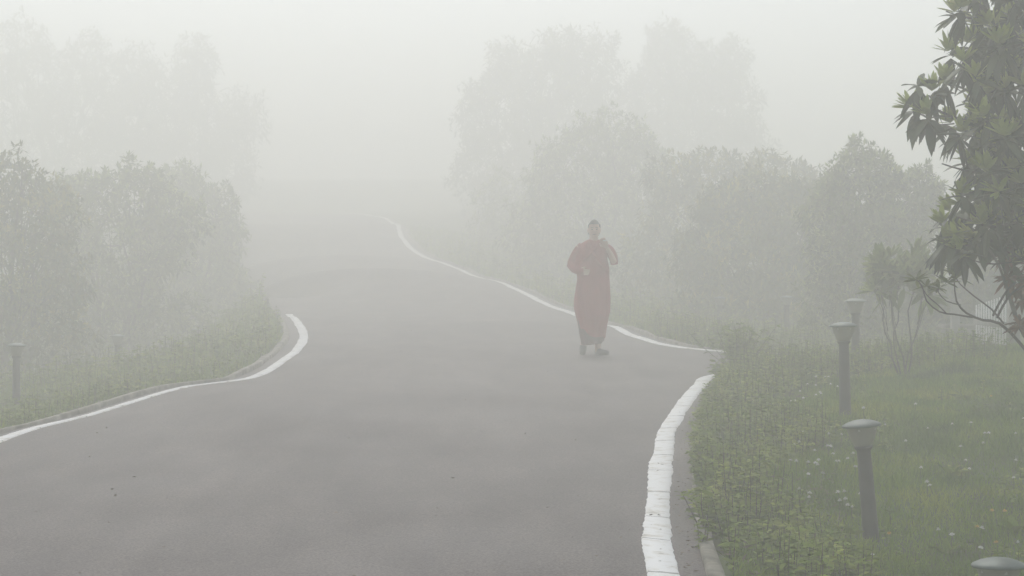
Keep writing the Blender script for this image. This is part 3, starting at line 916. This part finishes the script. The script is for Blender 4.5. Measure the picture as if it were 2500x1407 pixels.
# distinct weeds
def single_weed(name, label, px, py, d, h, leaf, n=22, cat='plant', wide=.42, group=None):
    P0 = at(px, py, d); x0, y0 = P0[0], d
    base = np.array([x0, y0, hz(x0, y0)])
    root = empty(name, base); tag(root, label, cat, group)
    s_ = MB(); lf = MB()
    for k in range(n):
        tip = np.array([rng.normal(0, h * .30), rng.normal(0, h * .30), h * rng.uniform(.6, 1.05)])
        pts = limb(s_, [rng.normal(0, .02), rng.normal(0, .02), -.03], tip, .005, .002, .1, 6, 5)
        for q in range(9):
            t = rng.uniform(.25, 1); i0 = int(t * 4.99)
            O = pts[i0] + (pts[i0 + 1] - pts[i0]) * (t * 5 - i0 if t * 5 - i0 <= 1 else 1)
            kk = 3
            ph = rng.uniform(0, 6.28, kk)
            D = np.column_stack([np.cos(ph), np.sin(ph), rng.uniform(-.1, .7, kk)])
            L_ = leaf * rng.uniform(.6, 1.15, kk)
            lf.leaves(np.repeat(O[None], kk, 0), D, L_, L_ * wide, .3, 4, .25, 0, roll=.4)
    lf.build('leaves', [M['weed']], root); s_.build('stem', M['weed_stem'], root)
single_weed('bushy_weed', 'tall bushy light green weed at the corner of the side road', 1808, 900, 22.6, .56, .075, 60)
single_weed('bushy_weed', 'low leafy weed hanging over the far end of the near white line', 1762, 935, 21.9, .26, .08, 9)
single_weed('slender_weed', 'slender dark-stemmed weed standing on the near kerb edge', 1722, 1290, 11.4, .26, .06, 4)
single_weed('slender_weed', 'small drooping weed at the kerb beside the bare concrete patch', 1716, 1330, 10.8, .16, .05, 3)
# broad-leaved plants in the lawn
def broad_leaf(label, px, py, d, L_=.16, n=7):
    P0 = at(px, py, d); base = np.array([P0[0], d, hz(P0[0], d)])
    b = MB()
    ph = np.linspace(0, 2 * np.pi, n, endpoint=False) + rng.uniform(0, .6, n)
    D = np.column_stack([np.cos(ph), np.sin(ph), rng.uniform(.5, 1.3, n)])
    b.leaves(np.zeros((n, 3)), D, L_ * rng.uniform(.8, 1.1, n), L_ * .36, .25, 6, .3, 0, roll=.3)
    o = b.build('broad_leaf_plant', [M['weed']], loc=base); tag(o, label, 'plant', 'broad-leaved plants in the lawn')
broad_leaf('broad-leaved dock plant in the grass near the foot of the nearest whole lamp', 2065, 1330, 12.2)
broad_leaf('broad-leaved plant in the grass at the bottom, between that lamp and the cut-off lamp', 2310, 1300, 12.0)
broad_leaf('broad-leaved plant in the middle of the lawn, right of the leaning lamp', 2325, 1110, 14.2, .18)
broad_leaf('upright broad-leaved plant at the right edge of the lawn', 2475, 1230, 12.6, .17)
broad_leaf('broad-leaved plant high on the lawn below the white picket gate', 2360, 960, 18.0, .18)

# ---- flowers
def ground_from_px(px, py, lo=8, hi=27):
    ds = np.linspace(lo, hi, 400)
    X = (px - 1250) / FPX * ds; Z = CAM_Z - (py - 703.5) / FPX * ds
    g = H(X, ds) + .10
    i_ = np.where(Z < g)[0]
    d = ds[i_[0]] if len(i_) else hi
    return np.array([(px - 1250) / FPX * d, d, 0])
def clover():
    b = MB()
    b.tube([(0, 0, -.02), (.004, 0, .05), (0, 0, .1)], .0015, 5, 0)
    k = 46
    u = unit(k); u[:, 2] = np.abs(u[:, 2]) * 1.0 - .15
    b.leaves(np.tile([0, 0, .102], (k, 1)) + u * .002, u, .0125, .006, .1, 3, .2, 1)
    return b
cl = clover().build('clover_flower', [M['weed_stem'], M['petal_white']])
CLG = 'white clover flowers in the lawn'
first = True
cl_px = [(1953, 960), (1972, 915), (1988, 905), (1998, 930), (2005, 960), (1992, 943), (2010, 968), (1970, 944), (1928, 984), (1945, 985), (1962, 979), (1995, 966), (2028, 946), (2022, 927),
         (2016, 922), (2043, 948), (1938, 1035), (2010, 1035), (2018, 1040), (1977, 1048), (2000, 1053), (2020, 1058), (2052, 1065), (2033, 1071), (1968, 1067), (2112, 1005), (1930, 1090), (1955, 1092),
         (2018, 1100), (2025, 1100), (2037, 1110), (1945, 1140), (1930, 1126), (1968, 1143), (1992, 1138), (2004, 1134), (2002, 1142), (2030, 1140), (2078, 1134), (2087, 1150), (1970, 1160), (2003, 1160), (2037, 1136),
         (1975, 1210), (1973, 1220), (2056, 1213), (2071, 1212), (2098, 1217), (2050, 1238), (2062, 1240), (2065, 1233), (2081, 1246), (1963, 1208), (1990, 1105), (2235, 992), (2272, 1051), (2330, 1043), (2412, 1058),
         (2371, 1040), (2405, 1063), (2348, 1094), (2400, 1095), (2348, 1128), (2213, 1089), (2475, 1060), (2498, 1030), (2476, 1131), (2281, 1190), (2268, 1190), (2325, 1309), (2384, 1306), (2388, 1340), (2140, 1362),
         (2487, 1342), (2300, 1311), (2085, 1120), (2478, 1171), (2360, 1152), (2160, 1045), (2247, 1155)]
for (px, py) in cl_px:
    g = ground_from_px(px, py)
    o = cl if first else cl.copy()
    if not first: C.objects.link(o)
    first = False
    o.location = (g[0], g[1], hz(g[0], g[1]))
    s_ = rng.uniform(.75, 1.15); o.scale = (s_ * 1.15, s_ * 1.15, rng.uniform(1.0, 1.35))
    o.rotation_euler = (rng.normal(0, .12), rng.normal(0, .12), rng.uniform(0, 6))
    tag(o, 'small white clover flower standing in the lawn grass', 'flower', CLG)
def dandelion(label, px, py, h=.17, r=.019):
    g = ground_from_px(px, py)
    root = empty('dandelion', (g[0], g[1], hz(g[0], g[1]))); tag(root, label, 'flower', 'dandelions in the lawn')
    s_ = MB(); s_.tube([(0, 0, -.02), (.01, 0, h * .5), (0, 0, h)], .0022, 6); s_.build('stem', M['weed'], root)
    b = MB(); k = 70
    u = unit(k); u[:, 2] = np.abs(u[:, 2]) * .8 + .05
    b.leaves(np.tile([0, 0, h], (k, 1)), u, r, .005, .15, 2, 0, 0); b.build('bloom', [M['petal_yellow']], root)
dandelion('yellow dandelion right of the foot of the nearest whole lamp', 2171, 1335)
dandelion('yellow dandelion leaning left in the pair above the cut-off lamp', 2422, 1280)
dandelion('yellow dandelion on the right of the pair above the cut-off lamp', 2453, 1278)
dandelion('yellow dandelion below a white flower, left of the cut-off lamp', 2386, 1320)
dandelion('yellow dandelion nearly touching the top of the cut-off lamp', 2432, 1358)
dandelion('fading yellow dandelion in the upper right of the lawn', 2420, 990)

# ------------------------------------------------------------------ bollard lamps
def make_lamp():
    root = empty('bollard_lamp', (0, 0, 0))
    p = MB()
    p.lathe([(.050, -.25), (.050, 0), (.049, .02), (.045, .30), (.041, .575), (.041, .585), (.052, .597), (.055, .605), (.054, .613), (.0, .613)], 28)
    p.build('pole', M['pole_paint'], root)
    g = MB()
    g.lathe([(.050, .614), (.056, .620), (.068, .645), (.082, .685), (.092, .718), (.096, .733)], 32)
    g.lathe([(.092, .7325), (.088, .718), (.078, .685), (.064, .645), (.052, .620), (.046, .615)], 32)
    g.build('lamp_glass', M['lens_frost'], root)
    k = MB()
    k.lathe([(.0, .614), (.030, .614), (.034, .62), (.026, .645), (.024, .69), (.040, .712), (.044, .731), (.0, .731)], 20)
    k.build('lamp_holder', M['lamp_inner'], root)
    c = MB()
    c.lathe([(.0, .7335), (.100, .7335), (.109, .730), (.115, .729), (.1165, .733), (.115, .739), (.108, .745), (.085, .7555), (.055, .7645), (.025, .7695), (.001, .7705)], 40)
    c.build('cap', M['cap_metal'], root)
    for s_ in (-1, 1):
        q = MB()
        q.lathe([(.0, .706), (.011, .708), (.013, .7285), (.0, .7285)], 12, c=(s_ * .046, -.066, 0))
        q.build('cap_fixing', M['chrome'], root)
    return root
def copy_tree(o, parent=None):
    c = o.copy(); C.objects.link(c); c.parent = parent
    for ch in list(o.children): copy_tree(ch, c)
    return c
lamp0 = make_lamp()
LG = 'bollard lamps lining the road'
lamps = [  # px, py of the cap top, distance, lean (rx, ry), label
    (2438, 1357, 8.75, 0, 0, 'nearest bollard lamp, only its domed cap in view at the bottom right corner'),
    (2100, 1020, 12.2, 0, -5.2, 'nearest whole bollard lamp, leaning left in the lawn grass'),
    (2059, 784, 16.9, 0, -1.2, 'bollard lamp behind the leaning one, its cap overlapping the lamp after it'),
    (2089, 727, 22.3, 0, 0, 'bollard lamp partly hidden behind another lamp at the top of the lawn'),
    (1921, 721, 34.5, 0, 0, 'bollard lamp under the dark thicket across the side road'),
    (1757, 723, 36.8, 0, 0, 'faint bollard lamp farthest right of the walking person, against the thicket'),
    (1509, 681, 52, 0, 0, 'very faint bollard lamp just right of the walking person'),
    (40, 836, 24, 0, 0, 'bollard lamp nearest the left edge of the picture'),
    (287, 815, 31.5, 0, 0, 'second bollard lamp on the left bank'),
    (481, 801, 36.5, 0, 0, 'faint third bollard lamp on the left bank, left of a close pair'),
    (552, 788, 42, 0, 0, 'fourth bollard lamp on the left bank, near the road curve'),
    (569, 761, 45, 0, 0, 'fifth bollard lamp on the left bank, just above the fourth'),
    (577, 737, 49, 0, 0, 'farthest bollard lamp on the left bank, almost lost in fog')]
for i_, (px, py, d, rx, ry, lab) in enumerate(lamps):
    o = lamp0 if i_ == 0 else copy_tree(lamp0)
    P0 = at(px, py, d)
    off = .777 * math.sin(R(ry))
    zb = P0[2] - .777
    o.location = (P0[0] - off, d, zb); o.rotation_euler = (R(rx), R(ry), rng.uniform(-.5, .5) if i_ != 1 else .25)
    g = hz(P0[0], d)
    print('lamp', i_, 'base', round(zb, 2), 'ground', round(g, 2))
    tag(o, lab, 'lamp', LG)

# ------------------------------------------------------------------ white picket gate, stone posts and low wall beyond the lawn
gd = 27.0
gA, gB = at(2384, 850, 25.6), at(2462, 850, 23.1)
# one leaf of the gate stands open, seen obliquely
gz = .62
root = empty('picket_gate', ((gA[0] + gB[0]) / 2, (gA[1] + gB[1]) / 2, gz)); tag(root, 'white picket gate standing open beyond the lawn under the near tree', 'gate')
cx, cy = (gA[0] + gB[0]) / 2, (gA[1] + gB[1]) / 2
ang = math.atan2(gB[1] - gA[1], gB[0] - gA[0]); Lg = math.hypot(gB[0] - gA[0], gB[1] - gA[1])
for k in range(13):
    t = k / 12 - .5
    p = MB(); x_, y_ = (gB[0] - gA[0]) * t, (gB[1] - gA[1]) * t
    top = .57 + .135 * (t + .5)
    w = .042
    # a picket: flat board with a rounded top
    zz = [0, top - .05, top - .02, top]
    for (z0, z1, w0, w1) in ((0, top - .05, w, w), (top - .05, top - .015, w, w * .8), (top - .015, top, w * .8, w * .3)):
        cs, sn = math.cos(ang), math.sin(ang)
        def q(u, v, z): return (x_ + u * cs - v * sn, y_ + u * sn + v * cs, z)
        p.add([q(-w0 / 2, -.007, z0), q(w0 / 2, -.007, z0), q(w0 / 2, .007, z0), q(-w0 / 2, .007, z0),
               q(-w1 / 2, -.007, z1), q(w1 / 2, -.007, z1), q(w1 / 2, .007, z1), q(-w1 / 2, .007, z1)],
              [[0, 1, 5, 4], [1, 2, 6, 5], [2, 3, 7, 6], [3, 0, 4, 7], [4, 5, 6, 7], [3, 2, 1, 0]])
    p.build('picket', M['white_paint'], root, smooth=False)
nrm = np.array([-math.sin(ang), math.cos(ang)])
if nrm[0] * (0 - cx) + nrm[1] * (0 - cy) < 0: nrm = -nrm       # towards the viewer
for z_ in (.10, .36):
    p = MB(); p.box((nrm[0] * .022, nrm[1] * .022, z_), (Lg + .1, .02, .07), ang); p.build('rail', M['grey_wood'], root, smooth=False)
def post(label, px, d, w, h, zb, name='stone_post'):
    P0 = at(px, 800, d)
    r_ = empty(name, (P0[0], d, zb)); tag(r_, label, 'post')
    b = MB(); b.box((0, 0, h / 2 - .2), (w, w, h + .4)); b.build('shaft', M['stone'], r_, smooth=False)
    b = MB(); b.box((0, 0, h + .03), (w + .05, w + .05, .055)); b.build('cap_stone', M['stone'], r_, smooth=False)
post('grey stone gatepost right of the white picket gate', 2474, 23.0, .12, .72, .6)
post('slim stone post left of the gate, at the end of the low wall', 2332, 26.6, .10, .70, .5)
b = MB()
P0 = at(2355, 800, 26.9)
b.box((0, 0, .10), (.55, .16, .62)); b.box((0, -.003, .45), (.62, .22, .05)); b.box((.02, .0, .60), (.40, .08, .045))
tag(b.build('low_wall', M['stone'], smooth=False, loc=(P0[0], P0[1] + .1, .45)), 'low stone wall with ledges left of the picket gate', 'wall')

# ------------------------------------------------------------------ the walking person
def tube_mb(mb, pts, rad, seg=14):
    P = catmull(pts, .02) if len(pts) > 2 else np.asarray(pts, float)
    s0 = np.concatenate([[0], np.cumsum(np.linalg.norm(np.diff(np.asarray(pts, float), axis=0), axis=1))])
    s1 = np.concatenate([[0], np.cumsum(np.linalg.norm(np.diff(P, axis=0), axis=1))])
    s1 = s1 / s1[-1] * s0[-1]
    rad = np.asarray(rad, float)
    if rad.ndim == 1: rr = np.interp(s1, s0, rad)
    else: rr = np.column_stack([np.interp(s1, s0, rad[:, 0]), np.interp(s1, s0, rad[:, 1])])
    mb.tube(P, rr, seg)
def remesh(o, vox, it=3):
    m_ = o.modifiers.new('remesh', 'REMESH'); m_.mode = 'VOXEL'; m_.voxel_size = vox; m_.use_smooth_shade = True
    s_ = o.modifiers.new('smooth', 'SMOOTH'); s_.iterations = it; s_.factor = .5

def loft(mb, secs, seg=96, folds=0.0, nf=13, tilt=0.0):
    """secs: (z, cx, cy, hw, hd); folds deepen downwards"""
    n = len(secs); a = np.linspace(0, 2 * np.pi, seg, endpoint=False)
    S = np.array(secs, float)
    zi = np.linspace(0, n - 1, n * 6)
    from_i = np.arange(n)
    C5 = [np.interp(zi, from_i, S[:, q]) for q in range(5)]
    rows = []
    for k in range(len(zi)):
        z, cx_, cy_, hw, hd = [c[k] for c in C5]
        f = folds * (.3 + .7 * k / len(zi))
        w_ = 1 + f * (np.sin(a * nf + z * 2.2) * .6 + np.sin(a * (nf * .55 // 1) + 1 + z * 3) * .5) + folds * .35 * np.sin(a * 3 + z * 9)
        rows.append(np.column_stack([cx_ + np.cos(a) * hw * w_, cy_ + np.sin(a) * hd * w_, np.full(seg, z) + .012 * np.sin(a * 2 + 1) + tilt * (k / len(zi)) ** 3 * (np.cos(a) + .4 * np.sin(a * 3))]))
    V = np.concatenate(rows); m = len(zi)
    i = np.arange(m - 1)[:, None] * seg; j = np.arange(seg)[None]; j2 = (j + 1) % seg
    F = np.stack([i + j, i + seg + j, i + seg + j2, i + j2], -1).reshape(-1, 4)
    mb.add(V, F); b0 = mb.n - len(V)
    mb.f.append((np.array([np.arange(seg) + b0]), 0))
    mb.f.append((np.array([np.arange(seg)[::-1] + b0 + (m - 1) * seg]), 0))

def person():
    gx, gy = at(1447, 868, 26.3)[:2]
    base = np.array([gx, gy, hz(gx, gy) + .004])
    root = empty('person', base)
    tag(root, 'person with short dark hair in a long maroon robe walking down the road', 'person')
    # x: to the right in the picture, -y: towards the viewer
    b = MB()
    def head_fn(V):
        V = V.copy(); x, y, z = V[:, 0], V[:, 1], V[:, 2]
        jaw = np.clip(-z, 0, 1)
        V[:, 0] *= 1 - .30 * jaw ** 1.3
        V[:, 1] = np.where(y > 0, y * (1 - .35 * jaw), y * (1 - .02 * jaw))
        front = np.clip(-V[:, 1], 0, 1)
        V[:, 1] += .10 * front * np.exp(-((np.abs(x) - .36) / .16) ** 2 - ((z - .08) / .12) ** 2)      # eye sockets
        V[:, 1] -= .05 * front * np.exp(-((z - .22) / .08) ** 2)                                          # brow
        V[:, 1] -= .05 * front * np.exp(-(x / .28) ** 2 - ((z + .85) / .14) ** 2)                         # chin
        return V
    hc = (.018, -.03, 1.602)
    b.ellip(hc, (.076, .095, .128), 40, 30, fn=head_fn)
    tube_mb(b, [(.018, -.120, 1.622), (.018, -.136, 1.598), (.018, -.146, 1.582), (.018, -.128, 1.574)], [.008, .011, .015, .010])   # nose
    for s_ in (-1, 1):
        b.ellip((.018 + s_ * .077, -.02, 1.600), (.010, .018, .030), 12, 8)      # ears
    tube_mb(b, [(.018, -.11, 1.548), (.018, -.117, 1.546)], [[.020, .008], [.014, .005]])
    tube_mb(b, [(.015, -.015, 1.54), (.012, -.005, 1.46), (.0, 0, 1.36)], [.056, .055, .075])     # neck
    # torso
    tube_mb(b, [(0, .0, 1.44), (0, .0, 1.38), (0, .01, 1.25), (0, .01, 1.08), (0, .02, .95), (0, .02, .85)],
            [[.07, .06], [.165, .095], [.165, .11], [.145, .10], [.16, .11], [.15, .11]])
    # arms
    tube_mb(b, [(-.16, .0, 1.385), (-.225, .02, 1.30), (-.275, .03, 1.16)], [.050, .046, .038])
    tube_mb(b, [(-.275, .03, 1.16), (-.25, -.06, 1.10), (-.19, -.135, 1.08)], [.038, .034, .024])
    tube_mb(b, [(.16, .0, 1.385), (.225, -.01, 1.30), (.272, -.02, 1.19)], [.050, .046, .038])
    tube_mb(b, [(.275, -.03, 1.19), (.235, -.12, 1.275), (.175, -.20, 1.375)], [.040, .036, .025])
    # hands: palm, four unequal curled fingers, thumb from the side of the palm
    def hand(w, fwd, side_, nrm_, curl=.6, k=1.0):
        w, fwd, side_, nrm_ = [np.asarray(v, float) for v in (w, fwd, side_, nrm_)]
        fwd /= np.linalg.norm(fwd); side_ -= fwd * side_.dot(fwd); side_ /= np.linalg.norm(side_); nrm_ = np.cross(fwd, side_) * (1 if np.cross(fwd, side_).dot(nrm_) > 0 else -1)
        pal = w + fwd * .045
        for q in np.linspace(-.028, .028, 4):
            tube_mb(b, [w + side_ * q * .6, pal + side_ * q, w + fwd * .088 + side_ * q * 1.1], [.014, .015, .012], 10)
        for q, L_ in zip((-.032, -.011, .011, .031), (.058, .072, .076, .066)):
            p0 = w + fwd * .085 + side_ * q
            p1 = p0 + fwd * L_ * .42 * k + nrm_ * L_ * .12
            a1 = curl * 1.2
            p2 = p1 + (fwd * math.cos(a1) + nrm_ * math.sin(a1)) * L_ * .33
            a2 = curl * 2.2
            p3 = p2 + (fwd * math.cos(a2) + nrm_ * math.sin(a2)) * L_ * .25
            tube_mb(b, [p0, p1, p2, p3], [.0092, .0088, .0082, .007], 8)
        t0 = w + fwd * .03 - side_ * .0 + side_ * .034
        tube_mb(b, [t0, t0 + side_ * .022 + fwd * .028 + nrm_ * .012, t0 + side_ * .022 + fwd * .055 + nrm_ * .03, t0 + side_ * .012 + fwd * .072 + nrm_ * .042], [.013, .011, .0095, .008], 8)
    hand((.170, -.207, 1.382), (-.50, -.25, .85), (-.75, .1, -.5), (0, -1, -.2), .55)
    hand((-.185, -.138, 1.078), (.95, -.15, -.15), (0, -.2, 1), (0, 1, 0), .5)
    # legs: left-of-picture leg pushing off on its toes, right-of-picture leg planted
    tube_mb(b, [(-.085, .02, .88), (-.095, .0, .50), (-.115, .06, .17)], [.082, .052, .036])
    tube_mb(b, [(.08, .01, .88), (.075, -.03, .48), (.065, .0, .09)], [.082, .052, .037])
    tube_mb(b, [(-.115, .06, .17), (-.12, .05, .13), (-.125, -.01, .05)], [.036, .04, .034])
    tube_mb(b, [(.065, .0, .10), (.07, -.0, .05), (.13, -.09, .035)], [.037, .038, .034])
    body = b.build('body', M['skin'], root)
    remesh(body, .0045, 4)
    # hair: close-cropped cap
    h = MB()
    def hair_fn(V):
        V = V.copy(); z = V[:, 2]
        lim = np.where(V[:, 1] < -.3, .52, np.where(V[:, 1] < .25, .15, -.45))
        V[:, 2] = np.maximum(z, lim)
        return V
    h.ellip((.018, -.022, 1.607), (.081, .100, .133), 40, 30, fn=hair_fn)
    h.build('hair', M['hair'], root)
    for s_ in (-1, 1):
        e = MB(); e.ellip((.018 + s_ * .029, -.112, 1.612), (.012, .010, .007), 14, 8); e.build('eye', M['dark'], root)
        e = MB(); tube_mb(e, [(.018 + s_ * .012, -.122, 1.631), (.018 + s_ * .03, -.122, 1.636), (.018 + s_ * .048, -.108, 1.630)], [.0035, .004, .0025], 6); e.build('eyebrow', M['hair'], root)
    e = MB(); tube_mb(e, [(-.006, -.117, 1.548), (.018, -.124, 1.545), (.042, -.117, 1.548)], [[.003, .003], [.006, .005], [.003, .003]], 8); e.build('mouth', M['lip'], root)
    # under robe (skirt), darker
    s1 = MB()
    loft(s1, [(.70, 0, .01, .17, .14), (.55, -.005, .01, .178, .15), (.40, -.01, .015, .165, .15), (.27, -.012, .03, .150, .155), (.145, -.002, .03, .135, .15)], folds=.11, nf=8, tilt=.025)
    o = s1.build('under_robe', M['robe_dark'], root); remesh(o, .008, 2)
    # outer robe: torso, skirt to below the knee, cloth over the arms
    s2 = MB()
    loft(s2, [(1.475, .014, 0, .062, .060), (1.455, .01, 0, .105, .085), (1.42, 0, 0, .155, .11), (1.36, -.005, -.005, .195, .13), (1.25, -.008, -.005, .200, .145),
              (1.12, -.012, -.005, .225, .155), (1.0, .0, .0, .205, .15), (.85, -.003, .0, .212, .155), (.70, -.002, .0, .222, .165), (.58, .0, .0, .220, .17), (.48, -.006, .0, .198, .17), (.36, -.010, .0, .172, .165), (.27, -.012, .0, .156, .16)],
         folds=.11, nf=9, tilt=-.06)
    tube_mb(s2, [(-.13, .0, 1.40), (-.20, .015, 1.33), (-.255, .03, 1.235), (-.285, .03, 1.165)], [.060, .055, .050, .046])
    tube_mb(s2, [(-.285, .03, 1.165), (-.24, -.06, 1.105), (-.165, -.135, 1.075), (-.12, -.15, 1.07)], [.052, .050, .048, .046])
    tube_mb(s2, [(.13, .0, 1.40), (.215, -.01, 1.34), (.262, -.02, 1.25), (.278, -.02, 1.16)], [.060, .064, .058, .048])
    # diagonal shawl edge across the chest
    tube_mb(s2, [(-.07, -.08, 1.455), (-.03, -.135, 1.36), (.03, -.165, 1.25), (.12, -.160, 1.15), (.19, -.10, 1.08)], [[.016, .016]] * 5)
    tube_mb(s2, [(.09, -.07, 1.455), (.04, -.12, 1.38), (-.04, -.155, 1.30), (-.14, -.155, 1.20)], [[.014, .014]] * 4)
    o = s2.build('outer_robe', M['robe'], root); remesh(o, .008, 2)
    # shoes
    for (p0, p1, p2) in (((-.118, .085, .135), (-.124, .02, .085), (-.130, -.035, .036)), ((.06, .055, .045), (.10, -.04, .04), (.165, -.145, .036))):
        s3 = MB()
        tube_mb(s3, [p0, p1, p2], [[.040, .046], [.048, .044], [.040, .034]], 18)
        ex = np.array(p2) - np.array(p1); ex /= np.linalg.norm(ex)
        s3.ellip(np.array(p2) + ex * .005, (.042, .045, .034), 16, 10)
        o = s3.build('shoe', M['dark'], root); remesh(o, .006, 3)
    # dark green pouch held against the chest
    return root
person()
p0 = at(1447, 868, 26.3); gz_ = hz(p0[0], p0[1])
ph = MB(); ph.box((0, 0, 0), (.062, .009, .012)); ph.box((.0, .004, -.004), (.060, .004, .016))
o = ph.build('paper_slip', M['paper'], smooth=False, loc=(p0[0] + .150, p0[1] - .25, gz_ + 1.472)); o.rotation_euler = (0, R(-4), 0)
tag(o, 'small pale slip held up in the fingers of the walking person', 'paper slip')

# ------------------------------------------------------------------ haze
b = MB()
ZB, ZT = -2.2, 14.6
b.box((0, 82, (ZB + ZT) / 2), (210, 216, ZT - ZB))
hzm = bpy.data.materials.new('haze'); hzm.use_nodes = True
n, l = hzm.node_tree.nodes, hzm.node_tree.links
n.remove(n['Principled BSDF'])
pv = n.new('ShaderNodeVolumePrincipled')
pv.inputs['Color'].default_value = (.978, .965, .90, 1)
pv.inputs['Density'].default_value = HAZE_DENSITY
pv.inputs['Anisotropy'].default_value = .56
l.new(pv.outputs[0], n['Material Output'].inputs['Volume'])
haze = tag(b.build('haze', hzm, smooth=False), kind='stuff')
print('ground z range', H(*np.meshgrid(np.linspace(-95, 95, 40), np.linspace(-20, 185, 40))).min(), H(*np.meshgrid(np.linspace(-95, 95, 40), np.linspace(-20, 185, 40))).max())
